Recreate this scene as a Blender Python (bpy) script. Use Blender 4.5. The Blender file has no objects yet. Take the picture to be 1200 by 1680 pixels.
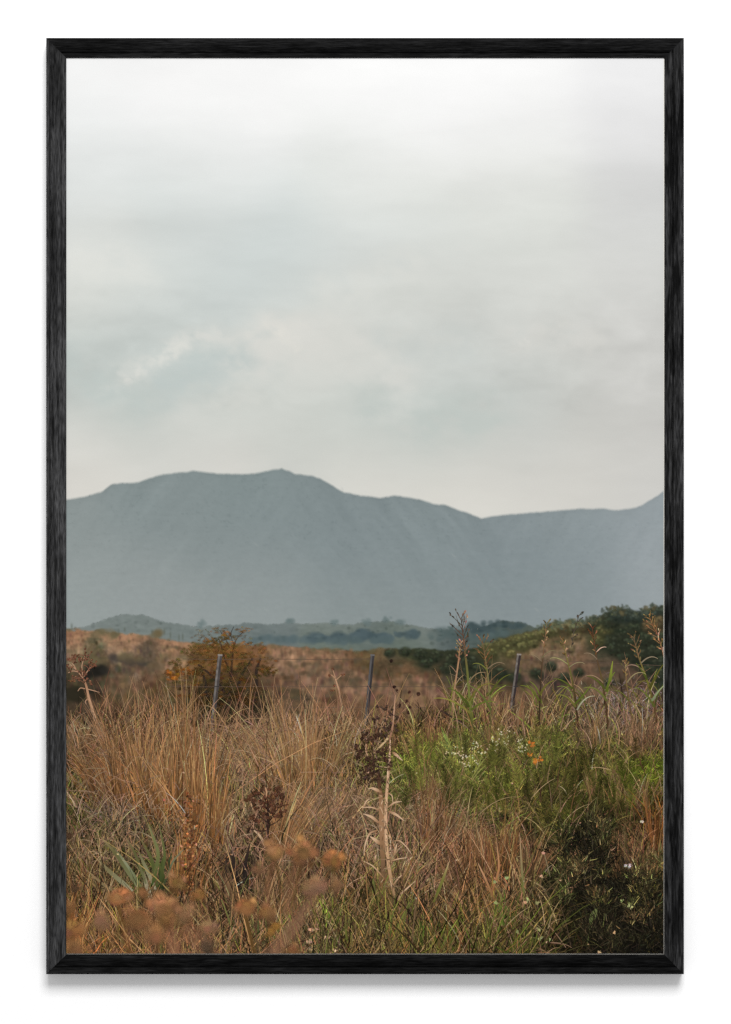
import bpy, math
import numpy as np

rng = np.random.default_rng(7)
S = 0.00062                      # metres per photo pixel at the frame (a 61 x 91 cm print)
D = 4.0                          # camera distance from the wall
E = 1.36                         # light falling on the wall (white paper = E): the inks are divided by it
scene = bpy.context.scene
col = scene.collection
PI = math.pi

# ------------------------------------------------------------------ helpers
def lin(c):
    c = np.clip(np.asarray(c, float) / 255.0, 0, 1)
    return np.where(c <= 0.04045, c / 12.92, ((c + 0.055) / 1.055) ** 2.4)

Y_PAPER, Y_INK0, Y_INK1 = -0.0198, -0.0200, -0.0208
X0, X1, Y0, Y1 = 109.2, 1089.0, 94.4, 1564.4          # the inked area in photo pixels

def world(x, y, depth):
    f = (D + depth) / (D - 0.0215)                     # sheet sits a little behind the frame's front
    return (np.asarray(x) - 600.0) * S * f, (840.0 - np.asarray(y)) * S * f

def make_mesh(name, V, F, mat, C=None, parent=None, label=None, smooth=False):
    me = bpy.data.meshes.new(name)
    V = np.asarray(V, np.float32); F = np.asarray(F, np.int32)
    k = F.shape[1]
    me.vertices.add(len(V)); me.vertices.foreach_set('co', V.ravel())
    me.loops.add(F.size); me.loops.foreach_set('vertex_index', F.ravel())
    me.polygons.add(len(F)); me.polygons.foreach_set('loop_start', np.arange(0, F.size, k, dtype=np.int32))
    me.update(calc_edges=True)
    if C is not None:
        a = me.color_attributes.new('ink', 'FLOAT_COLOR', 'POINT')
        a.data.foreach_set('color', np.asarray(C, np.float32).ravel())
    me.materials.append(mat)
    o = bpy.data.objects.new(name, me); col.objects.link(o)
    if parent: o.parent = parent
    if label: o['label'] = label
    return o

# ------------------------------------------------------------------ noise and soft painting of the out-of-focus part
def vnoise(x, y, seed):
    r = np.random.default_rng(seed).random((257, 257))
    xi = np.floor(x).astype(int); yi = np.floor(y).astype(int)
    fx = x - xi; fy = y - yi
    fx = fx * fx * (3 - 2 * fx); fy = fy * fy * (3 - 2 * fy)
    xi &= 255; yi &= 255
    a = r[yi, xi]; b = r[yi, xi + 1]; c = r[yi + 1, xi]; d = r[yi + 1, xi + 1]
    return (a * (1 - fx) + b * fx) * (1 - fy) + (c * (1 - fx) + d * fx) * fy * 1.0

def fbm(x, y, seed, octaves=4, gain=0.5):
    t = 0; a = 1; n = 0
    for k in range(octaves):
        t = t + a * (vnoise(x * 2 ** k + 17.3 * k + 40, y * 2 ** k + 9.1 * k + 40, seed + k) - 0.5) * 2
        n += a; a *= gain
    return t / n

def blur(a, s):
    r = int(3 * s) + 1
    k = np.exp(-0.5 * (np.arange(-r, r + 1) / s) ** 2); k /= k.sum()
    p = np.pad(a, ((r, r), (r, r)) + ((0, 0),) * (a.ndim - 2), mode='edge')
    t = sum(k[i] * p[i:i + a.shape[0]] for i in range(2 * r + 1))
    return sum(k[i] * t[:, i:i + a.shape[1]] for i in range(2 * r + 1))

def shepard(P, x, y, sig):
    P = np.asarray(P, float)
    num = np.zeros(np.shape(x) + (3,)); den = np.zeros(np.shape(x))
    for px, py, r, g, b in P:
        d2 = (x - px) ** 2 + (y - py) ** 2
        w = np.exp(-d2 / (2 * sig * sig)) + 1e-4 / (1 + d2 / (sig * sig)) ** 2
        num += w[..., None] * np.array([r, g, b]); den += w
    return num / den[..., None]

OX, OY = 104, 90
W, H = 992, 1482
gx, gy = np.meshgrid(np.arange(W) + OX + 0.0, np.arange(H) + OY + 0.0)
img = np.zeros((H, W, 3))

def curve(pts, rough=0, scale=20, seed=3):
    p = np.array(pts, float)
    def f(x):
        x = np.asarray(x, float)
        y = np.interp(x, p[:, 0], p[:, 1])
        if rough:
            y = y + rough * fbm(x / scale, x * 0 + 3.3, seed, 4, 0.6)
        return y
    return f

def dab(x, y, rx, ry, c, a=1.0, soft=0.5, rot=0.0):
    R = max(rx, ry) * (1 + soft) + 2
    i0, i1 = max(0, int(y - R - OY)), min(H, int(y + R - OY) + 2)
    j0, j1 = max(0, int(x - R - OX)), min(W, int(x + R - OX) + 2)
    if i0 >= i1 or j0 >= j1: return
    u = gx[i0:i1, j0:j1] - x; v = gy[i0:i1, j0:j1] - y
    cr, sr = math.cos(rot), math.sin(rot)
    p = (u * cr + v * sr) / rx; q = (-u * sr + v * cr) / ry
    d = np.sqrt(p * p + q * q)
    m = np.clip((1 + soft - d) / (2 * soft), 0, 1); m = a * m * m * (3 - 2 * m)
    img[i0:i1, j0:j1] = img[i0:i1, j0:j1] * (1 - m[..., None]) + np.array(c, float) * m[..., None]

def fill_below(f, cimg, soft):
    m = np.clip((gy - f(gx)) / soft + 0.5, 0, 1)[..., None]
    img[:] = img * (1 - m) + cimg * m

# ---- sky
SKY = [(110,100,241,241,240),(300,100,240,240,239),(600,105,249,249,248),(820,120,249,249,248),(1080,100,237,237,237),(340,150,246,246,245),
(110,200,240,241,240),(400,190,244,244,243),(680,180,245,245,244),(850,200,240,240,239),(1060,190,228,228,228),
(110,260,227,230,228),(350,260,231,233,231),(620,250,238,239,237),(850,270,228,229,226),(1070,270,217,217,216),
(110,330,219,223,221),(350,320,220,224,221),(560,300,224,227,223),(650,320,227,229,223),(850,320,224,226,220),(1070,340,213,214,212),
(110,390,217,220,216),(300,380,210,216,214),(450,390,208,215,213),(650,390,211,216,214),(850,390,215,218,213),(1070,400,212,213,210),
(140,440,223,224,218),(280,440,213,217,213),(400,450,204,211,209),(560,430,210,215,212),(680,440,216,218,212),(850,440,214,216,211),(1070,450,210,211,207),
(130,500,217,219,213),(230,500,207,212,208),(360,490,203,210,207),(470,500,207,212,208),(600,500,214,216,210),(720,490,212,214,209),(900,490,213,214,209),(1070,500,209,209,205),
(120,560,203,209,205),(200,560,199,206,203),(300,530,204,210,206),(400,530,203,209,206),(700,560,207,210,205),(800,550,208,210,205),(1060,560,207,207,203),
(120,620,195,203,199),(200,650,194,203,198),(330,640,196,204,199),(480,620,206,209,203),(620,590,207,209,204),(750,610,202,206,202),(900,600,206,208,203),(1060,620,203,203,199),
(130,685,207,209,203),(300,685,205,208,202),(420,660,206,209,203),(520,690,201,206,200),(620,680,193,202,197),(740,690,193,201,196),(860,680,196,201,197),(1000,670,199,200,195),(1070,690,198,197,193),
(130,735,213,212,206),(300,730,210,210,204),(500,735,207,208,202),(640,725,205,205,199),(800,735,207,205,199),(960,735,205,204,198),(1070,740,204,203,198),
(130,790,219,216,208),(350,760,218,215,208),(600,780,219,217,209),(780,800,216,214,206),(950,800,213,211,204),(1070,790,208,207,202),(700,840,216,214,206)]
st = slice(0, 800)
wx = gx[st] + 26 * fbm(gx[st] / 150, gy[st] / 80, 11, 4); wy = gy[st] + 16 * fbm(gx[st] / 170, gy[st] / 70, 21, 4)
img[st] = blur(shepard(SKY, wx, wy, 52), 22)
mid = np.clip((gy[st] - 150) / 160, 0, 1)[..., None] * np.clip((800 - gy[st]) / 160, 0, 1)[..., None]
lay = fbm(gx[st] / 260 + .25 * fbm(gx[st] / 120, gy[st] / 90, 415, 3), gy[st] / 62, 401, 5, .55)
puff = 1.25 * fbm(gx[st] / 95 + .4 * fbm(gx[st] / 60, gy[st] / 50, 425, 3), gy[st] / 44, 411, 5, .58)
img[st] += mid * (8.0 * lay + 8.5 * np.clip((gy[st] - 420) / 120, 0, 1) * np.clip((720 - gy[st]) / 60, 0, 1) * puff)[..., None] - 3.0 * mid + (1 - mid) * (4.0 * lay)[..., None]
# the broken wisps of brighter cloud
r2 = np.random.default_rng(5)
def wisp(pts, r, c, a, n, seed=[300]):
    seed[0] += 11; p = np.array(pts, float); X, Y = gx[st], gy[st]; m = np.zeros_like(X)
    Xw = X + r * .5 * fbm(X / (r * 1.6), Y / (r * 1.2), seed[0], 4, .6); Yw = Y + r * .5 * fbm(X / (r * 1.6), Y / (r * 1.2), seed[0] + 5, 4, .6)
    for q0, q1 in zip(p[:-1], p[1:]):
        d = q1 - q0; t = np.clip(((Xw - q0[0]) * d[0] + (Yw - q0[1]) * d[1]) / (d @ d), 0, 1)
        dd = (Xw - q0[0] - t * d[0]) ** 2 + (Yw - q0[1] - t * d[1]) ** 2
        m = np.maximum(m, np.exp(-dd / (2 * (r * .85) ** 2)))
    m = np.clip(m * (.85 + 1.5 * fbm(X / (r * 1.1), Y / (r * .8), seed[0] + 7, 5, .6)), 0, 1) * min(.98, a * 3.3)
    img[st] = img[st] * (1 - m[..., None]) + np.array(c, float) * m[..., None]
wisp([(255,600),(330,590),(400,585)], 22, (193,202,199), .25, 30)
wisp([(290,640),(350,610),(400,595),(440,600)], 24, (193,202,199), .22, 40)
wisp([(200,618),(232,604),(262,596),(290,572),(318,558),(345,552)], 17, (216,217,211), .2, 0)
wisp([(212,620),(238,610)], 9, (224,223,216), .22, 0)
wisp([(325,548),(350,552),(375,556)], 8, (216,216,210), .2, 25)
wisp([(415,570),(450,555),(490,556),(520,566)], 30, (219,218,211), .3, 0)
wisp([(500,552),(540,536),(580,560),(610,585)], 26, (214,214,208), .2, 0)
wisp([(462,556),(486,560)], 12, (227,224,215), .3, 0)
wisp([(470,560),(485,562),(488,572)], 9, (228,225,216), .3, 40)
wisp([(510,585),(560,580),(610,600)], 22, (213,213,207), .2, 50)
wisp([(845,562),(890,548),(970,556)], 20, (213,212,206), .14, 0)
wisp([(856,562),(866,560)], 7, (217,216,210), .16, 0)
wisp([(410,590),(450,575),(520,578),(580,592)], 30, (213,213,207), .2, 0)
wisp([(115,600),(170,640),(260,655)], 30, (190,199,195), .2, 0)
wisp([(620,660),(700,690),(800,680)], 32, (190,198,193), .2, 0)
wisp([(425,585),(500,570),(570,580),(640,600)], 40, (215,215,209), .22, 0)
wisp([(330,675),(440,635),(530,600),(600,585)], 34, (210,212,206), .2, 0)
wisp([(270,622),(330,604),(395,590)], 24, (191,200,197), .24, 0)
wisp([(256,594),(300,566)], 11, (222,222,215), .2, 0)
wisp([(640,560),(700,575),(760,570)], 28, (200,205,201), .16, 0)
wisp([(545,480),(600,470),(680,440)], 30, (217,218,212), .14, 40)
wisp([(115,440),(180,430),(230,450)], 30, (224,225,219), .14, 30)
img[st] += (1.6 * fbm(gx[st] / 60, gy[st] / 22, 31, 4) + 0.8 * fbm(gx[st] / 14, gy[st] / 7, 41, 3))[..., None]

# ---- mountains
RIDGE = curve([(104,822),(109,820),(140,815),(167,807),(182,795),(205,793),(230,791),(250,784),(270,778),(295,776),(318,773),(345,776),(380,779),(420,777),(445,772),(464,769),(485,778),(510,781),(527,786),(545,796),(562,807),(590,813),(625,817),(650,814),(690,820),(712,827),(730,829),(755,838),(775,845),(790,851),(812,847),(850,843),(885,841),(920,838),(950,835),(990,835),(1015,838),(1035,835),(1055,829),(1075,816),(1096,802)], 1.6, 9, 3)
MT = [(110,850,134,143,142),(110,930,142,150,149),(110,1000,146,154,152),(250,810,127,138,138),(300,860,128,138,138),(250,950,139,147,146),(250,1000,145,152,151),
(420,800,124,136,136),(460,850,124,135,136),(430,930,133,142,142),(430,1000,141,149,148),(560,830,124,135,136),(600,880,123,134,136),(600,950,127,137,138),(600,1010,135,144,143),
(700,850,126,137,138),(720,910,125,136,138),(720,980,128,138,139),(740,1015,135,144,144),(830,870,130,140,142),(830,920,122,133,136),(840,980,125,136,138),(850,1010,132,141,142),
(950,860,134,144,146),(950,920,129,139,142),(950,990,133,143,145),(1070,840,140,149,152),(1075,900,148,156,159),(1075,980,146,154,156)]
st = slice(660, 960)
mt = np.zeros_like(img)
mt[st] = shepard(MT, gx[st], gy[st], 52)
ux = (gx[st] - 560) * .8 + (gy[st] - 770) * .9; vx = (gx[st] - 560) * .8 - (gy[st] - 770) * .9
spur = fbm(ux / 46, vx / 150, 51, 4, .55) * (gx[st] < 640) + fbm(vx / 46, ux / 150, 55, 4, .55) * (gx[st] >= 640)
spur = blur(spur, 3)
fan1 = .74 * gx[st] + .67 * gy[st]; fan2 = .80 * gx[st] - .60 * gy[st]; al1 = .74 * gy[st] - .67 * gx[st]; al2 = .80 * gy[st] + .60 * gx[st]
wv = .35 * fbm(gx[st] / 80, gy[st] / 80, 501, 3)
h1 = fbm(fan1 / 30 + wv, al1 / 170, 505, 4, .6); h2 = fbm(fan2 / 34 + wv, al2 / 170, 511, 4, .6)
xs_ = 792 + (gy[st] - 850) * .55
mk = np.clip((gx[st] - 500 - (gy[st] - 770) * .1) / 110 + .5, 0, 1) * np.clip((xs_ - gx[st]) / 30 + .5, 0, 1)
hgt = blur((h1 * (1 - mk) + h2 * mk) * 34 - 14 * np.exp(-((gx[st] - (792 + (gy[st] - 850) * .55)) / 30) ** 2), 3.0)
sh = np.gradient(hgt, axis=1) * .8 - np.gradient(hgt, axis=0) * .4
fade = np.clip((1020 - gy[st]) / 160, .3, 1)
mt[st] += 6.0 + (fade * (1.7 * np.clip(sh * 2.0, -1.8, 1.8) + 2.6 * spur) + 3.2 * fbm(gx[st] / 7, gy[st] / 5, 61, 4, .75) + 1.4 * fbm(gx[st] / 40, gy[st] / 4, 66, 3))[..., None]
mt[st] -= (np.clip(fbm(gx[st] / 4, gy[st] / 3, 515, 2) - .35, 0, 1) * 16 * fade)[..., None]
mt[st] -= (5 * np.exp(-np.clip(gy[st] - RIDGE(gx[st]), 0, 99) / 5))[..., None]
fill_below(RIDGE, mt, 2.4)
dab(561, 803, .9, 3, (150,156,154), .8, .6)
for x, y in ((745,912),(420,893),(408,1002),(436,1000),(880,1000)):
    dab(x + 0, y, 5, 1.4, (156,162,160), .35, .9, .7)

# ---- hazy valley
VALLEY = curve([(104,1032),(140,1029),(160,1020),(175,1015),(190,1012),(205,1007),(220,1010),(232,1007),(246,1012),(258,1018),(300,1026),(330,1028),(370,1026),(420,1022),(440,1025),(470,1021),(500,1024),(535,1022),(560,1025),(600,1022),(630,1018),(660,1023),(690,1029),(720,1032),(745,1034),(780,1031),(800,1027),(812,1021),(825,1019),(850,1021),(880,1029),(905,1027),(1096,1027)], 3.4, 7, 8)
vl = np.zeros_like(img); st = slice(890, 1020)
VL = [(110,1035,118,130,128),(220,1015,113,126,125),(220,1035,116,128,124),(320,1035,112,125,123),(420,1030,116,128,127),(420,1050,92,107,107),(560,1028,118,130,127),(620,1050,96,110,107),(660,1060,90,106,96),(560,1062,92,107,98),(680,1035,112,124,121),(760,1050,82,96,96),(820,1028,72,86,86),(850,1040,76,90,84),(880,1035,82,94,86),(790,1055,76,92,86)]
vl[st] = shepard(VL, gx[st], gy[st], 24) + (9 * fbm(gx[st] / 12, gy[st] / 5, 71, 5, .68))[..., None] + np.array([5., 1., 0.])
fill_below(VALLEY, vl, 2.6)
r2 = np.random.default_rng(15)
def clump(pts, c, r, n, a=.8, jy=2.0, jc=4):
    p = np.array(pts, float)
    for k in range(n):
        t = r2.random() * (len(p) - 1); i = int(t); q = p[i] * (1 - t + i) + p[min(i + 1, len(p) - 1)] * (t - i)
        rr = r * r2.uniform(.6, 1.3)
        dab(q[0] + r2.normal(0, r), q[1] + r2.normal(0, jy), rr * 1.15, rr, np.array(c) + r2.normal(0, jc), a, .55)
clump([(420,1048),(470,1050),(520,1048)], (86,101,103), 5, 40, .5)
clump([(522,1045),(545,1047),(570,1046),(590,1040),(600,1042),(620,1047),(642,1046)], (76,91,95), 6, 60, .7)
clump([(520,1050),(600,1052),(645,1050)], (82,97,98), 5, 40, .5)
clump([(654,1040),(656,1043)], (84,98,100), 4, 8); clump([(676,1040),(677,1041)], (76,91,94), 6, 10, .7)
clump([(700,1048),(740,1040),(770,1042),(800,1040),(830,1035)], (78,93,92), 5, 60, .4, 5)
clump([(770,1028),(780,1032),(800,1030),(815,1024),(830,1024),(860,1026)], (66,80,82), 4, 60, .6, 4)
clump([(738,1029),(739,1030)], (80,94,92), 3, 6)
for k in range(150):
    x = r2.uniform(108, 905); y = float(VALLEY(x)) + r2.uniform(0, 26)
    dab(x, y, r2.uniform(1.5, 4.5), r2.uniform(1.2, 3), np.clip(img[int(y - OY), int(x - OX)] + r2.choice([-22, -14, -9, 8]), 20, 220), .55, .6)
for x, y in ((330,1023),(470,1020),(600,1020),(632,1016),(655,1020),(545,1021)):
    clump([(x,y),(x+6,y+1)], (104,118,117), 3.5, 6, .5)

# ---- far field and scrub hillside
FIELDTOP = curve([(104,1033),(109,1034),(160,1035),(220,1041),(300,1053),(360,1057),(440,1058),(520,1064),(580,1068),(640,1064),(700,1065),(760,1068),(800,1058),(830,1046),(860,1038),(880,1033),(900,1029),(920,1024),(950,1023),(965,1020),(980,1013),(992,1006),(1005,1002),(1020,1000),(1040,1004),(1055,1003),(1065,998),(1080,996),(1096,998)], 3.2, 8, 9)
FIELD = [(115,1040,148,106,78),(200,1048,150,110,82),(290,1060,142,104,78),(115,1060,142,106,80),(200,1070,144,110,84),(280,1085,122,94,70),(330,1075,110,82,52),
(115,1075,112,92,70),(150,1078,104,92,68),(200,1085,92,80,66),(240,1088,90,78,64),(160,1095,70,62,48),(180,1100,124,96,74),(230,1108,120,92,72),(120,1130,66,58,42),(150,1125,74,60,48),(200,1130,100,82,60),(250,1130,100,78,54),(120,1150,78,64,50),(190,1160,104,80,60),
(380,1080,112,78,44),(430,1080,118,86,60),(460,1080,130,98,74),(380,1120,78,60,42),(420,1130,86,66,48),(360,1165,56,46,32),(420,1170,66,52,38),(460,1120,112,86,66),(470,1160,100,80,60),
(520,1075,126,92,68),(560,1085,118,88,66),(520,1110,124,92,70),(580,1120,120,90,68),(560,1150,116,86,64),(620,1160,114,86,64),
(600,1075,100,82,56),(640,1085,92,76,56),(660,1100,122,90,66),(700,1130,126,92,70),(640,1130,118,88,66),(680,1150,118,88,64),
(660,1072,64,66,46),(700,1080,58,62,44),(740,1085,50,54,40),(780,1095,48,52,38),(820,1110,52,54,40),(720,1105,88,70,52),(760,1110,62,58,44),
(820,1062,90,86,56),(860,1052,92,88,58),(800,1080,70,68,48),(840,1080,104,86,64),(880,1070,118,92,70),(920,1040,84,78,54),(900,1058,110,90,66),(940,1060,118,94,70),(870,1100,98,80,62),(910,1085,122,94,74),(950,1090,104,82,64),(900,1120,76,66,54),
(980,1035,80,76,54),(1000,1030,70,70,52),(1010,1010,56,62,50),(1050,1010,58,62,50),(1080,1005,68,72,58),(1085,1030,92,80,58),(990,1060,56,58,44),(1030,1050,52,56,42),(1070,1060,46,50,40),(1000,1090,86,72,58),(1060,1090,50,50,40),(970,1110,108,84,66),(1040,1115,88,70,56),(1085,1110,56,52,42),
(760,1140,110,84,62),(820,1140,118,88,66),(880,1150,112,88,64),(960,1150,106,88,66),(1050,1150,106,84,68)]
fd = np.zeros_like(img); st = slice(880, 1130)
wx = gx[st] + 7 * fbm(gx[st] / 16, gy[st] / 8, 81, 3); wy = gy[st] + 4 * fbm(gx[st] / 16, gy[st] / 8, 86, 3)
fd[st] = shepard(FIELD, wx, wy, 13)
fd[st] = np.where((fd[st].sum(-1) > 270)[..., None], fd[st] * np.array([1.05, 1.06, 1.06]) + np.array([4., 6., 7.]), fd[st])
fd[st] = fd[st] * (1 + .16 * fbm(gx[st] / 60, gy[st] / 11, 521, 4, .55))[..., None] + (np.clip(fbm(gx[st] / 34, gy[st] / 9, 527, 3) - .12, 0, 1))[..., None] * np.array([-46., -24., -20.])
fd[st] *= (1 + .20 * fbm(gx[st] / 10, gy[st] / 6, 91, 4, .6) + .10 * fbm(gx[st] / 3.0, gy[st] / 5, 95, 2))[..., None]
fill_below(FIELDTOP, fd, 3.4)
# out-of-focus tussocks and bushes of the far field
for k in range(2600):
    x = r2.uniform(106, 1092); y = r2.uniform(1040, 1150)
    if y < FIELDTOP(x) + 5 or (x > 640 and y < 1105 and not 840 < x < 960): continue
    c = img[int(y - OY), int(x - OX)]; s = .7 + (y - 1040) / 110
    dab(x, y, 2.2 * s, 3.4 * s, c * r2.choice([.72, .86, 1.08, 1.16]) + r2.normal(0, 4, 3), .5, .75)
for k in range(70):
    x = r2.uniform(440, 760); y = r2.uniform(1075, 1150); s = r2.uniform(.6, 1.4)
    dab(x, y, 5 * s, 3.6 * s, np.array((82,72,56)) + r2.normal(0, 7), .5, .8)
clump([(185,1078),(198,1082),(215,1086),(238,1090)], (70,62,56), 5, 26, .5)
clump([(152,1095),(158,1100),(155,1108)], (38,36,32), 7, 12, .8)
clump([(112,1136),(125,1142),(140,1140)], (46,42,32), 9, 20, .5)
clump([(130,1085),(165,1082),(300,1078)], (104,92,66), 6, 20, .4)
clump([(245,1092),(270,1096)], (104,88,68), 5, 14, .5)
for x, y in ((118,1028),(124,1031),(195,1036),(205,1033),(250,1038),(262,1041),(270,1036),(280,1042),(294,1046),(300,1045)):
    dab(x, y, 1.5, r2.uniform(3, 6), (92,98,88), .6, .7)
for x, y in ((160,1038),(178,1042),(252,1040)):
    clump([(x,y),(x+10,y)], (108,96,70), 5, 7, .5)
for k in range(60):
    x = r2.uniform(108, 640); y = float(FIELDTOP(x)) + r2.uniform(-1, 3)
    dab(x, y, r2.uniform(2, 6), r2.uniform(1.5, 3.2), np.array(((112,96,70), (98,92,68), (136,106,80))[int(r2.integers(0, 3))], float), .6, .8)
# scrub on the right: rounded olive and dark bushes, lit from the upper left
bush = [(640,1072,8,0),(665,1070,9,0),(690,1074,11,0),(715,1078,12,0),(745,1082,13,0),(770,1088,14,0),(700,1088,10,0),(735,1098,12,0),(790,1098,13,0),(820,1106,12,0),(845,1112,10,0),(760,1106,10,0),
(800,1064,11,1),(822,1058,12,1),(846,1052,11,1),(866,1047,10,1),(884,1044,11,1),(806,1074,10,1),(834,1068,11,1),(858,1062,10,1),(838,1074,8,2),(876,1056,9,1),(896,1040,11,1),(912,1034,11,1),
(930,1034,13,3),(946,1032,14,1),(962,1030,12,3),(978,1028,14,0),(992,1036,14,1),(1004,1022,13,0),(1012,1010,12,4),(1028,1012,13,4),(1046,1014,12,4),(1062,1012,12,4),(1080,1008,12,4),(1085,1022,13,3),(1066,1030,13,3),(1040,1034,14,0),(1018,1044,14,0),(1000,1054,14,0),(980,1052,12,1),(1010,1066,14,0),(1036,1058,15,0),(1060,1050,15,0),(1082,1050,14,0),(1076,1070,14,0),(1050,1076,13,0),(1024,1078,10,0),(1084,1088,12,0),(1086,1108,12,0),
(946,1046,8,5),(936,1066,7,5),(905,1094,9,0),(880,1106,10,0),(950,1104,8,0),(926,1112,9,0),(1066,1100,10,0),(1000,1120,7,0)]
pal = [(50,55,42), (84,82,52), (100,92,58), (86,74,52), (52,60,52), (96,84,60)]
for x, y, r, t in bush:
    b = np.array(pal[t], float)
    dab(x, y, r * 1.15, r * .95, b * .8, .75, .4)
    for k in range(int(r * 3.4)):
        a = r2.uniform(0, 2 * PI); q = r2.random() ** .5 * r * .85
        dx, dy = math.cos(a) * q * 1.15, math.sin(a) * q * .9
        m = 1.02 - .55 * dy / r - .12 * dx / r
        dab(x + dx, y + dy - 1, r2.uniform(1.2, 2.8), r2.uniform(1.1, 2.3), b * m * r2.uniform(.7, 1.3) + r2.normal(0, 2, 3), .55, .6)

for k in range(90):                                                   # uneven crowns along the skyline of the right hill
    x = r2.uniform(880, 1094); y = float(FIELDTOP(x)) + r2.uniform(-5, 6); r = r2.uniform(2, 6)
    b = np.array(((58,64,52), (72,74,54), (84,78,56), (64,70,60))[int(r2.integers(0, 4))], float) * (1.25 if x < 960 else 1.0)
    for q in range(6): dab(x + r2.normal(0, r * .6), y + r2.normal(0, r * .5), r * r2.uniform(.3, .6), r * r2.uniform(.3, .55), b * r2.uniform(.75, 1.3), .65, .5)

# ---- meadow: mean colours of the sharp grass zone
MEADOW = [(130,1180,112,87,65),(130,1220,104,84,62),(130,1265,96,84,56),(125,1330,94,84,52),(130,1380,92,76,52),(130,1420,98,78,52),(130,1480,104,76,50),(130,1540,112,78,47),
(220,1160,132,100,73),(200,1200,124,94,68),(220,1230,124,88,60),(185,1275,96,66,42),(195,1305,70,54,42),(205,1335,92,76,62),(180,1360,96,80,54),(260,1230,136,96,66),(265,1280,128,86,52),(230,1310,104,82,50),(280,1340,112,88,64),
(310,1200,138,102,72),(320,1260,134,92,60),(345,1285,96,88,52),(360,1240,120,96,68),(350,1320,112,86,60),(400,1210,126,98,70),(430,1240,130,100,74),(470,1240,130,98,70),(400,1290,116,94,68),(430,1300,104,84,64),
(500,1170,136,104,77),(500,1220,132,96,66),(530,1250,118,94,58),(500,1330,118,92,68),(470,1360,114,86,62),(380,1360,112,88,66),(330,1370,116,82,54),(390,1435,62,50,40),(345,1440,96,72,50),(310,1420,112,76,48),
(200,1400,100,82,58),(240,1430,82,76,50),(270,1400,96,82,56),(270,1460,72,66,46),(300,1500,104,78,56),(220,1520,112,82,56),(160,1480,102,80,56),(360,1540,106,80,56),(440,1440,100,78,58),(440,1520,104,80,56),
(560,1190,122,94,64),(570,1230,112,92,58),(560,1280,116,94,62),(570,1330,112,88,66),(560,1390,108,86,64),(550,1440,104,80,58),(555,1500,96,82,50),(520,1540,96,78,54),(600,1480,98,76,48),(600,1550,88,72,46),
(640,1180,118,94,64),(660,1215,112,102,60),(680,1250,104,108,56),(700,1290,98,98,56),(660,1320,88,90,54),(660,1380,120,96,74),(690,1340,124,94,70),(720,1390,118,90,66),(700,1440,96,74,56),(690,1500,94,76,50),(700,1550,84,70,42),
(720,1160,116,90,66),(760,1180,110,92,60),(760,1230,114,112,68),(800,1250,104,104,58),(830,1225,116,110,74),(820,1280,90,92,48),(780,1300,90,92,50),(740,1330,92,88,56),(800,1345,98,88,52),(800,1400,118,84,60),(850,1400,112,84,62),(760,1420,104,78,58),(800,1470,100,76,50),(760,1520,92,72,46),(850,1450,98,80,54),(850,1500,78,68,42),(830,1545,76,66,38),
(820,1170,124,92,68),(880,1180,114,98,66),(860,1260,100,98,56),(900,1230,92,94,54),(920,1270,80,76,44),(940,1300,66,64,36),(890,1310,76,72,42),(1000,1240,88,82,50),(980,1290,80,78,42),(1060,1280,80,88,36),(1040,1310,70,76,36),(1060,1210,106,84,62),(980,1180,112,94,72),(1040,1160,112,92,76),(1080,1180,112,84,62),
(880,1360,80,72,44),(930,1350,64,64,34),(980,1340,58,56,34),(1040,1345,70,56,38),(1082,1340,108,66,32),(1060,1390,98,72,50),(1020,1420,84,68,48),(1075,1430,80,66,42),(960,1390,44,40,30),(910,1420,62,56,36),(930,1460,34,32,24),(980,1440,34,32,24),(1000,1480,26,25,20),(1060,1470,58,50,30),(1080,1500,48,42,28),(1070,1550,20,19,18),(1000,1545,28,25,20),(940,1530,50,42,28),(900,1490,72,62,38),(880,1550,58,50,32)]
st = slice(1030, 1482)
fieldc = np.zeros_like(img)
fieldc[st] = shepard(MEADOW, gx[st], gy[st], 19)
def fc(x, y):
    i = np.clip((np.asarray(y) - OY).astype(int), 1030, H - 1); j = np.clip((np.asarray(x) - OX).astype(int), 0, W - 1)
    return fieldc[i, j]
MTOP = curve([(104,1182),(200,1166),(300,1180),(345,1204),(420,1196),(560,1188),(600,1204),(640,1188),(720,1164),(800,1160),(842,1178),(880,1164),(960,1156),(1096,1158)], 7, 20, 12)
und = np.zeros_like(img)
und[st] = fieldc[st] * (.46 + .3 * fbm(gx[st] / 14, gy[st] / 9, 101, 4, .6) + .18 * fbm(gx[st] / 3, gy[st] / 3, 107, 2))[..., None]
fill_below(MTOP, und, 26)
img = np.clip(img, 0, 255)

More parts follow.
